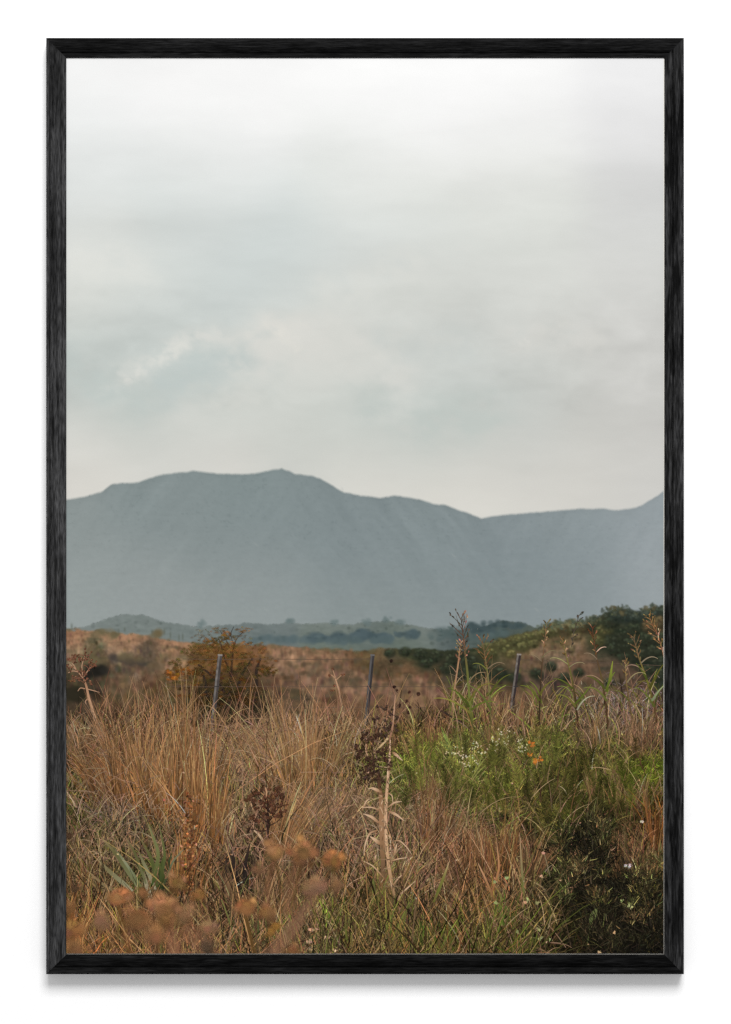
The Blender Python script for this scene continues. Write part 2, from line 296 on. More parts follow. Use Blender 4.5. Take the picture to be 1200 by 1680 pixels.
# ------------------------------------------------------------------ materials
def print_material():
    m = bpy.data.materials.new('printed_ink'); m.use_nodes = True
    nt = m.node_tree; nt.nodes.clear()
    out = nt.nodes.new('ShaderNodeOutputMaterial'); at = nt.nodes.new('ShaderNodeAttribute'); at.attribute_name = 'ink'
    df = nt.nodes.new('ShaderNodeBsdfDiffuse'); tr = nt.nodes.new('ShaderNodeBsdfTransparent'); mx = nt.nodes.new('ShaderNodeMixShader')
    # a trace of paper tooth in the ink
    tc = nt.nodes.new('ShaderNodeTexCoord'); nz = nt.nodes.new('ShaderNodeTexNoise'); nz.inputs['Scale'].default_value = 900; nz.inputs['Detail'].default_value = 2
    mr = nt.nodes.new('ShaderNodeMapRange'); mr.inputs['To Min'].default_value = .95; mr.inputs['To Max'].default_value = 1.05
    mul = nt.nodes.new('ShaderNodeMix'); mul.data_type = 'RGBA'; mul.blend_type = 'MULTIPLY'; mul.inputs[0].default_value = 1
    L = nt.links.new
    L(tc.outputs['Object'], nz.inputs['Vector']); L(nz.outputs['Fac'], mr.inputs['Value'])
    L(at.outputs['Color'], mul.inputs[6]); L(mr.outputs['Result'], mul.inputs[7]); L(mul.outputs[2], df.inputs['Color'])
    return m, nt, at, df, tr, mx, out
def ink_opaque():
    m, nt, at, df, tr, mx, out = print_material(); m.name = 'printed_ink'
    nt.links.new(df.outputs[0], out.inputs['Surface']); nt.nodes.remove(tr); nt.nodes.remove(mx); return m
def ink_thin():
    m, nt, at, df, tr, mx, out = print_material(); m.name = 'thin_printed_ink'
    nt.links.new(at.outputs['Alpha'], mx.inputs[0]); nt.links.new(tr.outputs[0], mx.inputs[1]); nt.links.new(df.outputs[0], mx.inputs[2])
    nt.links.new(mx.outputs[0], out.inputs['Surface']); return m
INK, THIN = ink_opaque(), ink_thin()

def simple(name, c, rough=.8, spec=.2):
    m = bpy.data.materials.new(name); m.use_nodes = True
    b = m.node_tree.nodes['Principled BSDF']; b.inputs['Base Color'].default_value = (*c, 1); b.inputs['Roughness'].default_value = rough
    b.inputs['Specular IOR Level'].default_value = spec
    return m

def wood(name, tone, horizontal, seed, blotch):
    m = bpy.data.materials.new(name); m.use_nodes = True; nt = m.node_tree; L = nt.links.new
    b = nt.nodes['Principled BSDF']; b.inputs['Roughness'].default_value = .62; b.inputs['Specular IOR Level'].default_value = .04
    tc = nt.nodes.new('ShaderNodeTexCoord')
    def noise(sc, along, across, detail, off):
        mp = nt.nodes.new('ShaderNodeMapping'); mp.inputs['Location'].default_value = (seed + off, seed * 2.1, off)
        mp.inputs['Scale'].default_value = (along, across, across) if horizontal else (across, across, along)
        n = nt.nodes.new('ShaderNodeTexNoise'); n.inputs['Scale'].default_value = sc; n.inputs['Detail'].default_value = detail; n.inputs['Roughness'].default_value = .55
        L(tc.outputs['Object'], mp.inputs['Vector']); L(mp.outputs['Vector'], n.inputs['Vector']); return n.outputs['Fac']
    def ramp(x, a, bb, lo, hi):
        r = nt.nodes.new('ShaderNodeMapRange'); r.inputs['From Min'].default_value = a; r.inputs['From Max'].default_value = bb
        r.inputs['To Min'].default_value = lo; r.inputs['To Max'].default_value = hi; L(x, r.inputs['Value']); return r.outputs['Result']
    def mul(a, c):
        n = nt.nodes.new('ShaderNodeMath'); n.operation = 'MULTIPLY'; L(a, n.inputs[0])
        if isinstance(c, float): n.inputs[1].default_value = c
        else: L(c, n.inputs[1])
        return n.outputs[0]
    fine = ramp(noise(1, 90, 1100, 6, 0), .34, .68, .28, 1.75)          # fine grain
    streak = ramp(noise(1, 14, 330, 5, 3), .36, .6, .45, 1.3)         # long streaks
    patch = ramp(noise(1, 26, 210, 7, 7), blotch, blotch + .16, .22, 1.0)   # worn black blotches
    cloud = ramp(noise(1, 9, 40, 3, 11), .3, .7, .7, 1.3)
    v = mul(mul(mul(mul(fine, streak), patch), cloud), float(tone))
    cr = nt.nodes.new('ShaderNodeCombineColor')
    L(v, cr.inputs[0]); L(v, cr.inputs[1]); L(mul(v, 1.02), cr.inputs[2]); L(cr.outputs[0], b.inputs['Base Color'])
    bm = nt.nodes.new('ShaderNodeBump'); bm.inputs['Strength'].default_value = .5; bm.inputs['Distance'].default_value = .0008
    L(fine, bm.inputs['Height']); L(bm.outputs['Normal'], b.inputs['Normal'])
    return m

# ------------------------------------------------------------------ wall and frame
wall_mat = bpy.data.materials.new('white_wall_paint'); wall_mat.use_nodes = True
nt = wall_mat.node_tree; b = nt.nodes['Principled BSDF']; b.inputs['Roughness'].default_value = .9; b.inputs['Specular IOR Level'].default_value = .1
tc = nt.nodes.new('ShaderNodeTexCoord'); nz = nt.nodes.new('ShaderNodeTexNoise'); nz.inputs['Scale'].default_value = 350
cr = nt.nodes.new('ShaderNodeMapRange'); cr.inputs['To Min'].default_value = .9; cr.inputs['To Max'].default_value = .93
cc = nt.nodes.new('ShaderNodeCombineColor'); nt.links.new(tc.outputs['Object'], nz.inputs['Vector']); nt.links.new(nz.outputs['Fac'], cr.inputs['Value'])
for i in range(3): nt.links.new(cr.outputs['Result'], cc.inputs[i])
nt.links.new(cc.outputs[0], b.inputs['Base Color'])
wl = make_mesh('wall', [(-3, 0, -2.4), (3, 0, -2.4), (3, 0, 2.4), (-3, 0, 2.4), (-3, .1, -2.4), (3, .1, -2.4), (3, .1, 2.4), (-3, .1, 2.4)],
               [(0, 1, 2, 3), (5, 4, 7, 6), (4, 0, 3, 7), (1, 5, 6, 2), (3, 2, 6, 7), (4, 5, 1, 0)], wall_mat)
wl['kind'] = 'structure'; wl['label'] = 'plain bright white wall behind the framed picture'

frame = bpy.data.objects.new('framed_picture', None); col.objects.link(frame); frame.empty_display_size = .1
frame['label'] = 'landscape photograph of grassland and hazy mountains in a black wooden frame'
frame['category'] = 'picture'

OL, OR, OT, OB = 76.0, 1122.5, 62.0, 1598.5     # outer edge
IL, IR, IT, IB = 109.0, 1090.5, 95.0, 1566.3    # sight edge
FRONT, BACK = -0.0215, -0.0015
def rail(side, groove, mat, label):
    # profile: u = 0 outer .. 1 inner, y depth; a chamfered outer edge, one carved groove, a chamfered sight edge
    g = .0016 if side in ('top', 'bottom') else .0045
    prof = [(0, BACK), (0, FRONT + .0012), (.012, FRONT + .0004), (.04, FRONT), (groove - .035, FRONT), (groove - .018, FRONT + g), (groove + .018, FRONT + g), (groove + .035, FRONT),
            (.955, FRONT), (.985, FRONT + .0002), (1, FRONT + .0007), (1, FRONT + .0013), (.8, FRONT + .0014), (.8, BACK)]
    n = 240
    V = []; F = []
    for k in range(n + 1):
        t = k / n
        for u, y in prof:
            ox0, ox1 = OL + (IL - OL) * u, OR + (IR - OR) * u
            oy0, oy1 = OT + (IT - OT) * u, OB + (IB - OB) * u
            if side == 'top': x, z = ox0 + (ox1 - ox0) * t, oy0
            elif side == 'bottom': x, z = ox0 + (ox1 - ox0) * t, oy1
            elif side == 'left': x, z = ox0, oy0 + (oy1 - oy0) * t
            else: x, z = ox1, oy0 + (oy1 - oy0) * t
            V.append(((x - 600) * S, y, (840 - z) * S))
    m = len(prof)
    for k in range(n):
        for i in range(m):
            j = (i + 1) % m
            F.append((k * m + i, k * m + j, (k + 1) * m + j, (k + 1) * m + i))
    o = make_mesh('frame_rail', V, F, mat, None, frame, label)
    return o
rail('left', .18, wood('charcoal_wood', .036, False, 1.3, .28), 'left charcoal wooden rail of the frame, paler than the others')
rail('right', .56, wood('worn_black_wood', .023, False, 5.7, .40), 'right black wooden rail with worn dark blotches')
rail('top', .74, wood('black_wood', .0072, True, 9.1, .30), 'top black wooden rail of the frame')
rail('bottom', .37, wood('black_wood_dark', .0058, True, 14.9, .36), 'bottom black wooden rail of the frame, darkest of the four')

def box(name, xa, xb, ya, yb, da, db, mat, parent, label=None):
    x0, x1 = (xa - 600) * S, (xb - 600) * S; z0, z1 = (840 - yb) * S, (840 - ya) * S
    return make_mesh(name, [(x0, da, z0), (x1, da, z0), (x1, da, z1), (x0, da, z1), (x0, db, z0), (x1, db, z0), (x1, db, z1), (x0, db, z1)],
                     [(0, 1, 2, 3), (5, 4, 7, 6), (4, 0, 3, 7), (1, 5, 6, 2), (3, 2, 6, 7), (4, 5, 1, 0)], mat, None, parent, label)
box('backing_board', 103.5, 1096, 89.5, 1572, -.0160, -.0040, simple('grey_board', (.3, .28, .25)), frame)
paper = box('print', 103.8, 1095.6, 89.8, 1571.6, Y_PAPER, -.0163, simple('cream_paper', (.80, .77, .70), .9, .05), frame, 'landscape photograph printed on paper with a thin pale edge')

# ------------------------------------------------------------------ the printed picture, cut along its outlines
def region(name, top, bottom, step, rows, label):
    xs = np.unique(np.concatenate([np.arange(X0, X1, step), [X1]]))
    t = np.linspace(0, 1, rows)
    yt = np.clip(top(xs), Y0, Y1); yb = np.clip(bottom(xs), Y0, Y1)
    yy = yt[None, :] * (1 - t[:, None]) + yb[None, :] * t[:, None]; xx = np.repeat(xs[None, :], rows, 0)
    fx = xx - OX; fy = yy - OY; i = np.clip(fy.astype(int), 0, H - 2); j = np.clip(fx.astype(int), 0, W - 2)
    fx = (fx - j)[..., None]; fy = (fy - i)[..., None]
    c = (img[i, j] * (1 - fx) + img[i, j + 1] * fx) * (1 - fy) + (img[i + 1, j] * (1 - fx) + img[i + 1, j + 1] * fx) * fy
    wx_, wz_ = world(xx, yy, Y_INK0)
    V = np.stack([wx_, np.full_like(wx_, Y_INK0), wz_], -1).reshape(-1, 3)
    C = np.concatenate([lin(c) / E, np.ones(c.shape[:2] + (1,))], -1).reshape(-1, 4)
    n = len(xs); a = (np.arange(rows - 1)[:, None] * n + np.arange(n - 1)[None, :]).ravel()
    F = np.stack([a, a + 1, a + n + 1, a + n], -1)
    return make_mesh(name, V, F, INK, C, paper, label)
const = lambda v: (lambda x: np.full(np.shape(x), float(v)))
VTOP = lambda x: np.minimum(VALLEY(x), FIELDTOP(x) - .5)
region('printed_sky', const(Y0), RIDGE, 3.0, 250, 'printed pale overcast sky with soft grey clouds')
region('printed_mountain', RIDGE, VTOP, 2.0, 130, 'printed blue grey mountain range in haze')
region('printed_valley', VTOP, FIELDTOP, 1.5, 40, 'printed hazy valley with dim tree clumps')
region('printed_hillside', FIELDTOP, MTOP, 1.25, 120, 'printed dry brown hillside with dark scrub on the right')
region('printed_meadow', MTOP, const(Y1), 1.5, 290, 'printed shaded ground of the meadow')

# ------------------------------------------------------------------ strokes: every blade is a narrow ribbon of ink
def calm(c, k=1.0):
    c = np.asarray(c, float); g = (c @ np.array([.3, .59, .11]))[..., None]
    return g + (c - g) * k

class Ink:
    def __init__(s): s.V = []; s.C = []; s.F = []; s.n = 0
    def ribbons(s, P, Wd, C, z, A=None):
        P = np.asarray(P, float); n, K, _ = P.shape
        T = np.gradient(P, axis=1); T /= np.linalg.norm(T, axis=2, keepdims=True) + 1e-9
        N = np.stack([-T[..., 1], T[..., 0]], -1) * (np.asarray(Wd)[..., None] / 2)
        if A is None:
            rows = [P - N, P + N]; al = [1, 1]
        else:                                             # soft-edged ribbon: clear at both edges
            rows = [P - N, P - N * .35, P + N * .35, P + N]; al = [0, 1, 1, 0]
        R = len(rows)
        Q = np.stack(rows, 2)                              # n,K,R,2
        x = np.clip(Q[..., 0], X0, X1); y = np.clip(Q[..., 1], Y0, Y1)
        zz = Y_INK0 - .00005 + (Y_INK1 - Y_INK0) * np.clip(np.asarray(z, float), 0, 1)
        zz = np.broadcast_to(zz[:, None, None], x.shape)
        wx_, wz_ = world(x, y, zz)
        s.V.append(np.stack([wx_, zz, wz_], -1).reshape(-1, 3))
        c = np.broadcast_to((lin(calm(C)) / E)[:, :, None, :], (n, K, R, 3))
        a = np.ones((n, K, R)) if A is None else np.asarray(A, float)[..., None] * np.array(al, float)
        s.C.append(np.concatenate([c, a[..., None]], -1).reshape(-1, 4))
        base = s.n + (np.arange(n)[:, None, None] * K * R + np.arange(K - 1)[None, :, None] * R + np.arange(R - 1)[None, None, :]).ravel()
        s.F.append(np.stack([base, base + 1, base + R + 1, base + R], -1)); s.n += n * K * R
    def line(s, pts, w, c, z, n=None, A=None):
        p = np.array(pts, float); K = n or max(6, 3 * len(p))
        t = np.linspace(0, len(p) - 1, K); k = np.arange(len(p))
        q = np.stack([np.interp(t, k, p[:, 0]), np.interp(t, k, p[:, 1])], -1)
        for _ in range(2): q[1:-1] = (q[:-2] + 2 * q[1:-1] + q[2:]) / 4
        w = np.interp(np.linspace(0, 1, K), np.linspace(0, 1, len(np.atleast_1d(w))), np.atleast_1d(w))
        c = np.atleast_2d(np.array(c, float)); u = np.linspace(0, 1, K); cu = np.linspace(0, 1, len(c))
        cc = np.stack([np.interp(u, cu, c[:, i]) for i in range(3)], -1)
        s.ribbons(q[None], w[None], cc[None], np.array([z]), None if A is None else np.full((1, K), A))
    def blobs(s, x, y, rx, ry, c, z, rot=0., soft=False, A=1.0, sides=10, rough=.18):
        x = np.atleast_1d(np.asarray(x, float)); n = len(x)
        f = lambda v: np.broadcast_to(np.asarray(v, float), (n,))
        y, rx, ry, z, rot, A = map(f, (y, rx, ry, z, rot, A)); c = np.broadcast_to(np.asarray(c, float), (n, 3))
        a = np.linspace(0, 2 * PI, sides, endpoint=False)
        rr = 1 + rough * rng.normal(0, 1, (n, sides)) * (0 if soft else 1)
        rings = [(0.0, 1.0)] + ([(.22, .9), (.42, .66), (.62, .36), (.8, .13), (1.0, 0.0)] if soft else [(1.0, 1.0)])
        Q = []; AL = []
        for q, al in rings:
            u = q * rx[:, None] * np.cos(a) * rr; v = q * ry[:, None] * np.sin(a) * rr
            Q.append(np.stack([x[:, None] + u * np.cos(rot)[:, None] - v * np.sin(rot)[:, None], y[:, None] + u * np.sin(rot)[:, None] + v * np.cos(rot)[:, None]], -1))
            AL.append(np.broadcast_to(A[:, None] * al, (n, sides)))
        Q = np.stack(Q, 1); AL = np.stack(AL, 1); R = len(rings)
        px = np.clip(Q[..., 0], X0, X1); py = np.clip(Q[..., 1], Y0, Y1)
        zz = np.broadcast_to((Y_INK0 - .00005 + (Y_INK1 - Y_INK0) * np.clip(z, 0, 1))[:, None, None], px.shape)
        wx_, wz_ = world(px, py, zz)
        s.V.append(np.stack([wx_, zz, wz_], -1).reshape(-1, 3))
        s.C.append(np.concatenate([np.broadcast_to((lin(calm(c)) / E)[:, None, None, :], px.shape + (3,)), AL[..., None]], -1).reshape(-1, 4))
        i = np.arange(sides); j = (i + 1) % sides
        base = s.n + np.arange(n)[:, None, None] * R * sides + np.arange(R - 1)[None, :, None] * sides
        s.F.append(np.stack([base + i, base + j, base + sides + j, base + sides + i], -1).reshape(-1, 4)); s.n += n * R * sides
    def blades(s, x0, y0, L, th, bend, w, c0, c1, z, K=6, taper=.85, p=1.4):
        n = len(x0); u = np.linspace(0, 1, K)
        ang = th[:, None] + bend[:, None] * u ** p
        d = (L / (K - 1))[:, None]
        x = x0[:, None] + np.concatenate([np.zeros((n, 1)), np.cumsum(np.sin(ang[:, :-1]) * d, 1)], 1)
        y = y0[:, None] - np.concatenate([np.zeros((n, 1)), np.cumsum(np.cos(ang[:, :-1]) * d, 1)], 1)
        s.ribbons(np.stack([x, y], -1), w[:, None] * (1 - taper * u ** 1.3), c0[:, None] * (1 - u[:, None]) + c1[:, None] * u[:, None], z)
    def build(s, name, label, mat=None):
        return make_mesh(name, np.concatenate(s.V), np.concatenate(s.F), mat or INK, np.concatenate(s.C), paper, label)

def zy(y, j=.04):
    y = np.asarray(y, float)
    return np.clip((y - 1120) / 520, 0.02, .93) + rng.uniform(-j / 2, j / 2, np.shape(y))
U, G = rng.uniform, rng.normal
def jit(c, n, lum=.2, hue=.05):
    c = np.broadcast_to(np.asarray(c, float), (n, 3))
    return np.clip(c * np.exp(G(0, lum, (n, 1))) * np.exp(G(0, hue, (n, 3))), 6, 235)

# ---- the general cover of the meadow
grass = Ink()
def cover(n, ylo, yhi, lenk=1.0, light=.22):
    x = U(100, 1100, n); y = U(ylo, yhi, n)
    keep = y > MTOP(x) + G(0, 10, n); x, y = x[keep], y[keep]; n = len(x)
    near = np.clip((y - 1150) / 420, 0, 1.2)
    L = lenk * (12 + 24 * near) * np.exp(G(0, .45, n))
    c = fc(x, y - L * .45); g = c[:, 1] - c[:, 0]                 # -35 straw .. +5 green
    gr = np.clip((g + 16) / 16, 0, 1); dk = np.clip((62 - c.sum(1) / 3) / 30, 0, 1)
    L = L * (1 - .55 * gr) * (1 - .45 * dk)
    th = G(0, .38 + .5 * gr + .4 * dk, n); bend = np.sign(th + G(0, .3, n)) * np.abs(G(0, .55, n))
    lum = 1.0 + .08 * (y > 1400) + .28 * fbm(x / 13, y / 9, 201, 3) + .2 * fbm(x / 45, y / 28, 207, 2)
    k = U(0, 1, n); f = np.where(k < light, U(1.3, 1.85, n), np.where(k < .60, U(.8, 1.15, n), U(.26, .7, n)))
    f = 1 + (f - 1) * (1 - .25 * dk)
    cc = jit(c * (lum * f)[:, None], n, .08, .05)
    # green and straw blades mixed
    k2 = U(0, 1, n); gg = (k2 < .16 + .1 * gr) & (dk < .8)
    cc[gg] = cc[gg] * np.array([.86, 1.02, .72]); ss = (k2 > .84); cc[ss] = cc[ss] * np.array([1.1, .99, .95])
    w = (.9 + .9 * near) * np.exp(G(0, .3, n)) * np.where(k < light, .85, 1.15)
    grass.blades(x, y, L, th, bend, w, cc * .78, cc * 1.08, zy(y), 5)
cover(30000, 1140, 1640)
cover(9000, 1150, 1660, 1.7, .3)

# feathery green foliage: sprays of short leaflets on bending stems
def sprays(n, pick, size=1.0):
    x = U(104, 1096, n * 6); y = U(1175, 1400, n * 6); m = pick(x, y); x, y = x[m][:n], y[m][:n]
    for i in range(len(x)):
        k = int(U(13, 24)); s = size * U(.7, 1.35) * (8 + 8 * (y[i] - 1150) / 250)
        c = fc(np.array([x[i]]), np.array([y[i]]))[0] * np.exp(G(-.02, .22)) * np.array([.92, .91, .76])
        a = G(0, .5); t = np.sort(U(0, 1, k)); bx = x[i] + np.sin(a) * t * s * 1.3; by = y[i] - np.cos(a) * t * s * 1.3
        th = a + np.where(U(0, 1, k) < .5, -1, 1) * U(.4, 1.3, k)
        lum = (.56 + .68 * t) * np.exp(G(0, .24, k))
        grass.blades(bx, by, s * U(.35, .8, k), th, -th * .4, U(.6, 1.25, k), jit(c, k, .05, .05) * lum[:, None] * .85, jit(c, k, .05, .06) * lum[:, None] * 1.2, zy(np.full(k, y[i])), 4)
greenness = lambda x, y: (fc(x, y)[:, 1] - fc(x, y)[:, 0]) > U(-13, 4, len(x))
sprays(2700, greenness)
sprays(350, lambda x, y: (x > 640) & (x < 1090) & (y > 1190) & (y < 1330), .8)

# taller feathery weeds standing out of the green
for q in range(95):
    x = U(650, 1086); y = U(1215, 1345); h = U(22, 58) * (.8 + (y - 1215) / 400); ln = G(0, .16)
    if (fc(np.array([x]), np.array([y]))[0] @ np.array([-1, 1, 0])) < -14: continue
    c = fc(np.array([x]), np.array([y - h * .5]))[0] * np.array([.92, .91, .74]) * np.exp(G(-.04, .2))
    grass.line([(x, y), (x + ln * h * .6, y - h * .6), (x + ln * h * 1.3, y - h)], (1.4, 1.1, .5), c * .7, float(zy(np.array([y]))[0]) + .02, 8)
    k = int(h * 1.5); t = U(.2, 1, k); sd = np.where(U(0, 1, k) < .5, -1, 1)
    bx = x + ln * h * 1.3 * t ** 1.2; by = y - h * t
    grass.blades(bx, by, h * (.30 - .2 * t) * U(.6, 1.3, k) + 2.5, ln + sd * U(.4, 1.25, k), -sd * U(0, .5, k), U(.6, 1.3, k), jit(c, k, .16, .04) * .75, jit(c, k, .16, .04) * 1.2, float(zy(np.array([y]))[0]) + U(.02, .05, k), 4)

# tussocks: (x, y of the foot, half width, height, number, lean, spread, foot colour, tip colour, width)
def tussock(x, y, hw, h, n, lean, spread, c0, c1, w=1.3, droop=.35, zo=0, lum=.18):
    ink = Ink()
    n = int(n * .8); hw = hw * 1.3; spread = spread * .6
    g = max(4, n // 8); wi = rng.integers(0, g, n)                  # blades gathered in wisps
    gu, gth, gb, gl, gh = G(0, .5, g), G(0, .13, g), G(0, droop, g), np.exp(G(0, .13, g)), np.where(U(0, 1, g) < .35, U(.72, 1.1, g), U(.3, .85, g))
    u = gu[wi] + G(0, .06, n); bx = x + u * hw; by = y + G(0, h * .05, n) + np.abs(u) * 4
    th = lean + u * spread + gth[wi] + G(0, .05, n); L = h * gh[wi] * U(.6, 1.08, n)
    b = np.sign(th + G(0, .2, n)) * np.abs(gb[wi] + G(0, .12, n))
    c0 = np.array(c0) * .68 + np.array((100,78,54)) * .32; c1 = np.array(c1) * .76 + np.array((150,118,92)) * .24
    m = gl[wi][:, None] * np.array([.875, .87, .82]) * (.86 if x > 650 and y > 1300 else 1.0); lum = lum + .12
    ink.blades(bx, by, L, th, b, w * .86 * np.exp(G(0, .35, n)), jit(c0, n, lum, .03) * m, jit(c1, n, lum, .03) * m, zy(np.full(n, y), .09) + zo, 9)
    ink.build('printed_tussock', None)
ST0, ST1 = (112,70,38), (178,134,98)
tussock(262,1335,52,205,470,.02,.28,(116,70,34),(172,128,92),1.5,.16)
tussock(298,1345,30,235,240,.00,.20,(122,74,36),(184,138,100),1.5,.12)
tussock(322,1365,13,225,150,-.03,.10,(150,92,48),(190,140,98),1.7,.08)
tussock(228,1318,46,170,260,-.12,.34,(108,70,40),(168,124,90),1.4,.2)
tussock(196,1318,40,120,330,-.38,.40,(84,52,28),(150,100,64),1.4,.3)
tussock(178,1280,34,110,170,-.35,.4,(108,76,50),(160,116,84),1.2,.3)
tussock(190,1230,30,105,120,-.22,.3,(116,84,60),(172,132,100),1.2,.2)
tussock(355,1392,13,160,170,.05,.10,(122,76,40),(172,120,80),1.6,.12)
tussock(340,1290,24,100,140,.25,.5,(118,90,60),(168,130,98),1.2,.4)
tussock(390,1245,40,80,170,.55,.8,(112,84,60),(168,130,100),1.1,.5)
tussock(490,1292,44,150,330,.04,.42,(122,84,50),(178,136,100),1.4,.28)
tussock(505,1300,30,190,180,.00,.30,(126,86,52),(180,138,102),1.4,.14)
tussock(462,1280,30,150,150,-.30,.36,(118,84,54),(176,136,102),1.3,.2)
tussock(536,1290,24,120,160,.12,.4,(112,88,50),(164,128,88),1.3,.2)
tussock(462,1400,22,150,330,.22,.30,(112,74,46),(168,122,86),1.5,.2)
tussock(500,1370,34,110,260,.5,.5,(104,78,56),(160,124,96),1.3,.4)
tussock(560,1345,44,90,260,.25,.9,(104,80,58),(160,124,96),1.3,.5)
tussock(708,1395,16,125,240,.02,.20,(126,74,44),(172,122,88),1.5,.14)
tussock(700,1330,12,110,90,.03,.20,(132,90,60),(168,128,90),1.3,.12)
tussock(735,1392,40,75,330,.35,.8,(108,78,58),(168,128,100),1.3,.6)
tussock(668,1372,40,64,330,.3,1.1,(104,80,62),(172,136,108),1.2,.8)
tussock(790,1440,34,100,360,-.05,.5,(104,66,38),(164,112,78),1.5,.3)
tussock(822,1440,20,115,170,.02,.3,(122,72,38),(172,118,78),1.5,.15)
tussock(856,1440,30,80,220,.05,.6,(104,74,50),(156,112,82),1.3,.4)
tussock(760,1470,30,90,170,-.25,.5,(104,70,42),(156,108,76),1.5,.3)
tussock(660,1235,20,60,70,-.1,.5,(104,70,48),(150,108,80),1.3,.4)
tussock(705,1220,30,60,150,.0,.6,(112,76,52),(160,116,86),1.2,.4)
tussock(820,1185,36,60,170,.05,.5,(124,86,62),(176,130,100),1.2,.3)
tussock(870,1190,26,60,90,.05,.5,(116,86,60),(168,128,96),1.2,.3)
tussock(1080,1400,9,110,80,.02,.12,(116,66,32),(146,92,54),1.6,.1)
tussock(1045,1445,40,70,260,-.1,.9,(96,66,44),(154,112,84),1.2,.5)
tussock(1050,1225,36,80,220,.0,.4,(104,76,60),(160,122,98),1.2,.3)
tussock(985,1225,30,90,130,-.05,.5,(104,84,62),(152,124,98),1.2,.3)
tussock(115,1560,14,110,120,.02,.2,(120,74,36),(160,106,62),2.2,.15)
tussock(300,1480,16,190,150,.03,.1,(104,60,30),(156,100,60),1.7,.12,0,.25)
tussock(128,1230,22,80,110,.1,.5,(104,80,58),(154,118,90),1.2,.3)
tussock(555,1245,26,80,110,.05,.4,(116,88,56),(162,126,90),1.2,.3)
tussock(430,1500,40,110,190,.1,.9,(96,74,50),(160,122,92),1.6,.4)
tussock(250,1560,120,90,330,0,1.0,(100,72,46),(158,114,80),1.8,.4)
tussock(620,1470,50,90,220,.1,1.0,(98,74,50),(164,126,94),1.5,.5)
for q in range(16):                                                   # dry stems breaking up the green
    x = U(645, 1080); y = U(1230, 1350); tussock(x, y, U(8, 20), U(50, 95), 44, G(0, .15), .5, (108,80,54), (164,128,94), 1.2, .35)
tussock(285,1300,26,190,120,.02,.3,(136,100,66),(190,150,114),1.3,.2); tussock(505,1285,24,165,110,-.02,.3,(136,100,68),(186,148,114),1.3,.2)
# matted pale straw lying sideways
def mat(x, y, rx, ry, n, th, c, L=34):
    bx = G(x, rx, n); by = G(y, ry, n); t = th + G(0, .35, n)
    grass.blades(bx, by, L * np.exp(G(0, .35, n)), t, np.sign(t) * np.abs(G(.35, .3, n)), .9 * np.exp(G(0, .25, n)), jit(c, n, .2, .05) * .8, jit(c, n, .2, .05), zy(by), 7)
mat(425,1235,50,20,420,-1.25,(158,122,94),40); mat(380,1225,45,18,220,1.2,(162,124,96),44); mat(440,1270,40,16,260,-1.3,(154,118,92))
mat(520,1335,34,24,280,.9,(156,120,94)); mat(395,1365,40,20,200,-1.1,(150,112,86)); mat(205,1335,22,14,170,-1.0,(146,126,116),30); mat(680,1345,34,18,260,1.1,(170,134,108),36)
mat(740,1365,30,18,180,.9,(164,122,98),34); mat(1050,1385,26,18,160,-1.1,(150,108,82),26); mat(160,1440,30,30,150,-.9,(140,112,84),40); mat(340,1520,60,26,200,-.8,(150,112,84),44)
mat(450,1480,40,30,120,.8,(150,116,88),40); mat(800,1490,40,20,140,-.7,(150,110,80),36); mat(690,1440,40,30,260,.8,(150,116,92),40); mat(590,1430,36,30,220,-.8,(150,114,88),38)

n = 1900; x = U(106, 640, n); y = U(1180, 1420, n); t = G(0, .8, n); c = jit((160,128,102), n, .22, .04)
grass.blades(x, y, U(14, 50, n), t, np.sign(t) * np.abs(G(.5, .5, n)), U(.7, 1.2, n), c * .75, c, np.clip(zy(y) + U(-.02, .2, n), 0, .93), 7)
n = 520; x = U(640, 1088, n); y = U(1190, 1370, n); t = G(0, .3, n); c = jit((122,94,68), n, .3, .06)
grass.blades(x, y, U(18, 60, n), t, np.sign(t) * np.abs(G(.3, .4, n)), U(.7, 1.2, n), c * .7, c, np.clip(zy(y) + U(0, .06, n), 0, .93), 7)
n = 900; x = U(110, 930, n); y = U(1400, 1600, n); t = G(0, .8, n); c = jit((156,122,92), n, .24, .05)
grass.blades(x, y, U(14, 56, n), t, np.sign(t) * np.abs(G(.5, .5, n)), U(.7, 1.4, n), c * .75, c, np.clip(zy(y) + U(-.02, .06, n), 0, .94), 7)
# dark bottom-right shadowed shrub: fine dark twigs
def twigs(x, y, rx, ry, n, c, L=16, w=1.1, lum=.35):
    bx = G(x, rx, n); by = G(y, ry, n); t = U(-1.3, 1.3, n)
    grass.blades(bx, by, L * np.exp(G(0, .35, n)), t, G(0, .4, n), w * np.exp(G(0, .25, n)), jit(c, n, lum, .07) * .8, jit(c, n, lum, .07), zy(by), 4)
twigs(960,1375,22,22,900,(40,34,28)); twigs(945,1440,28,24,1000,(32,30,20)); twigs(985,1450,34,26,900,(26,24,17)); twigs(1030,1500,34,36,1100,(24,22,15)); twigs(1060,1545,30,22,700,(19,18,15)); twigs(985,1540,36,26,700,(26,23,16))
twigs(1068,1465,18,40,700,(74,64,34),14); twigs(935,1400,20,26,380,(78,70,42),14); twigs(1000,1480,50,50,420,(62,54,30),16); twigs(1000,1410,16,30,220,(80,58,36),14)
for q in range(34):
    twigs(U(650, 1085), U(1225, 1370), U(5, 14), U(4, 9), 60, (40,38,26), 9, 1.0)
for q in range(22):
    twigs(U(640, 1085), U(1200, 1340), U(8, 20), U(4, 8), 50, (112,86,62), 10, .9)
twigs(185,1300,18,10,170,(46,34,26)); twigs(390,1420,14,22,300,(52,40,32),14); twigs(930,1285,30,14,240,(46,42,26),12); twigs(700,1432,22,18,200,(46,34,26),14)
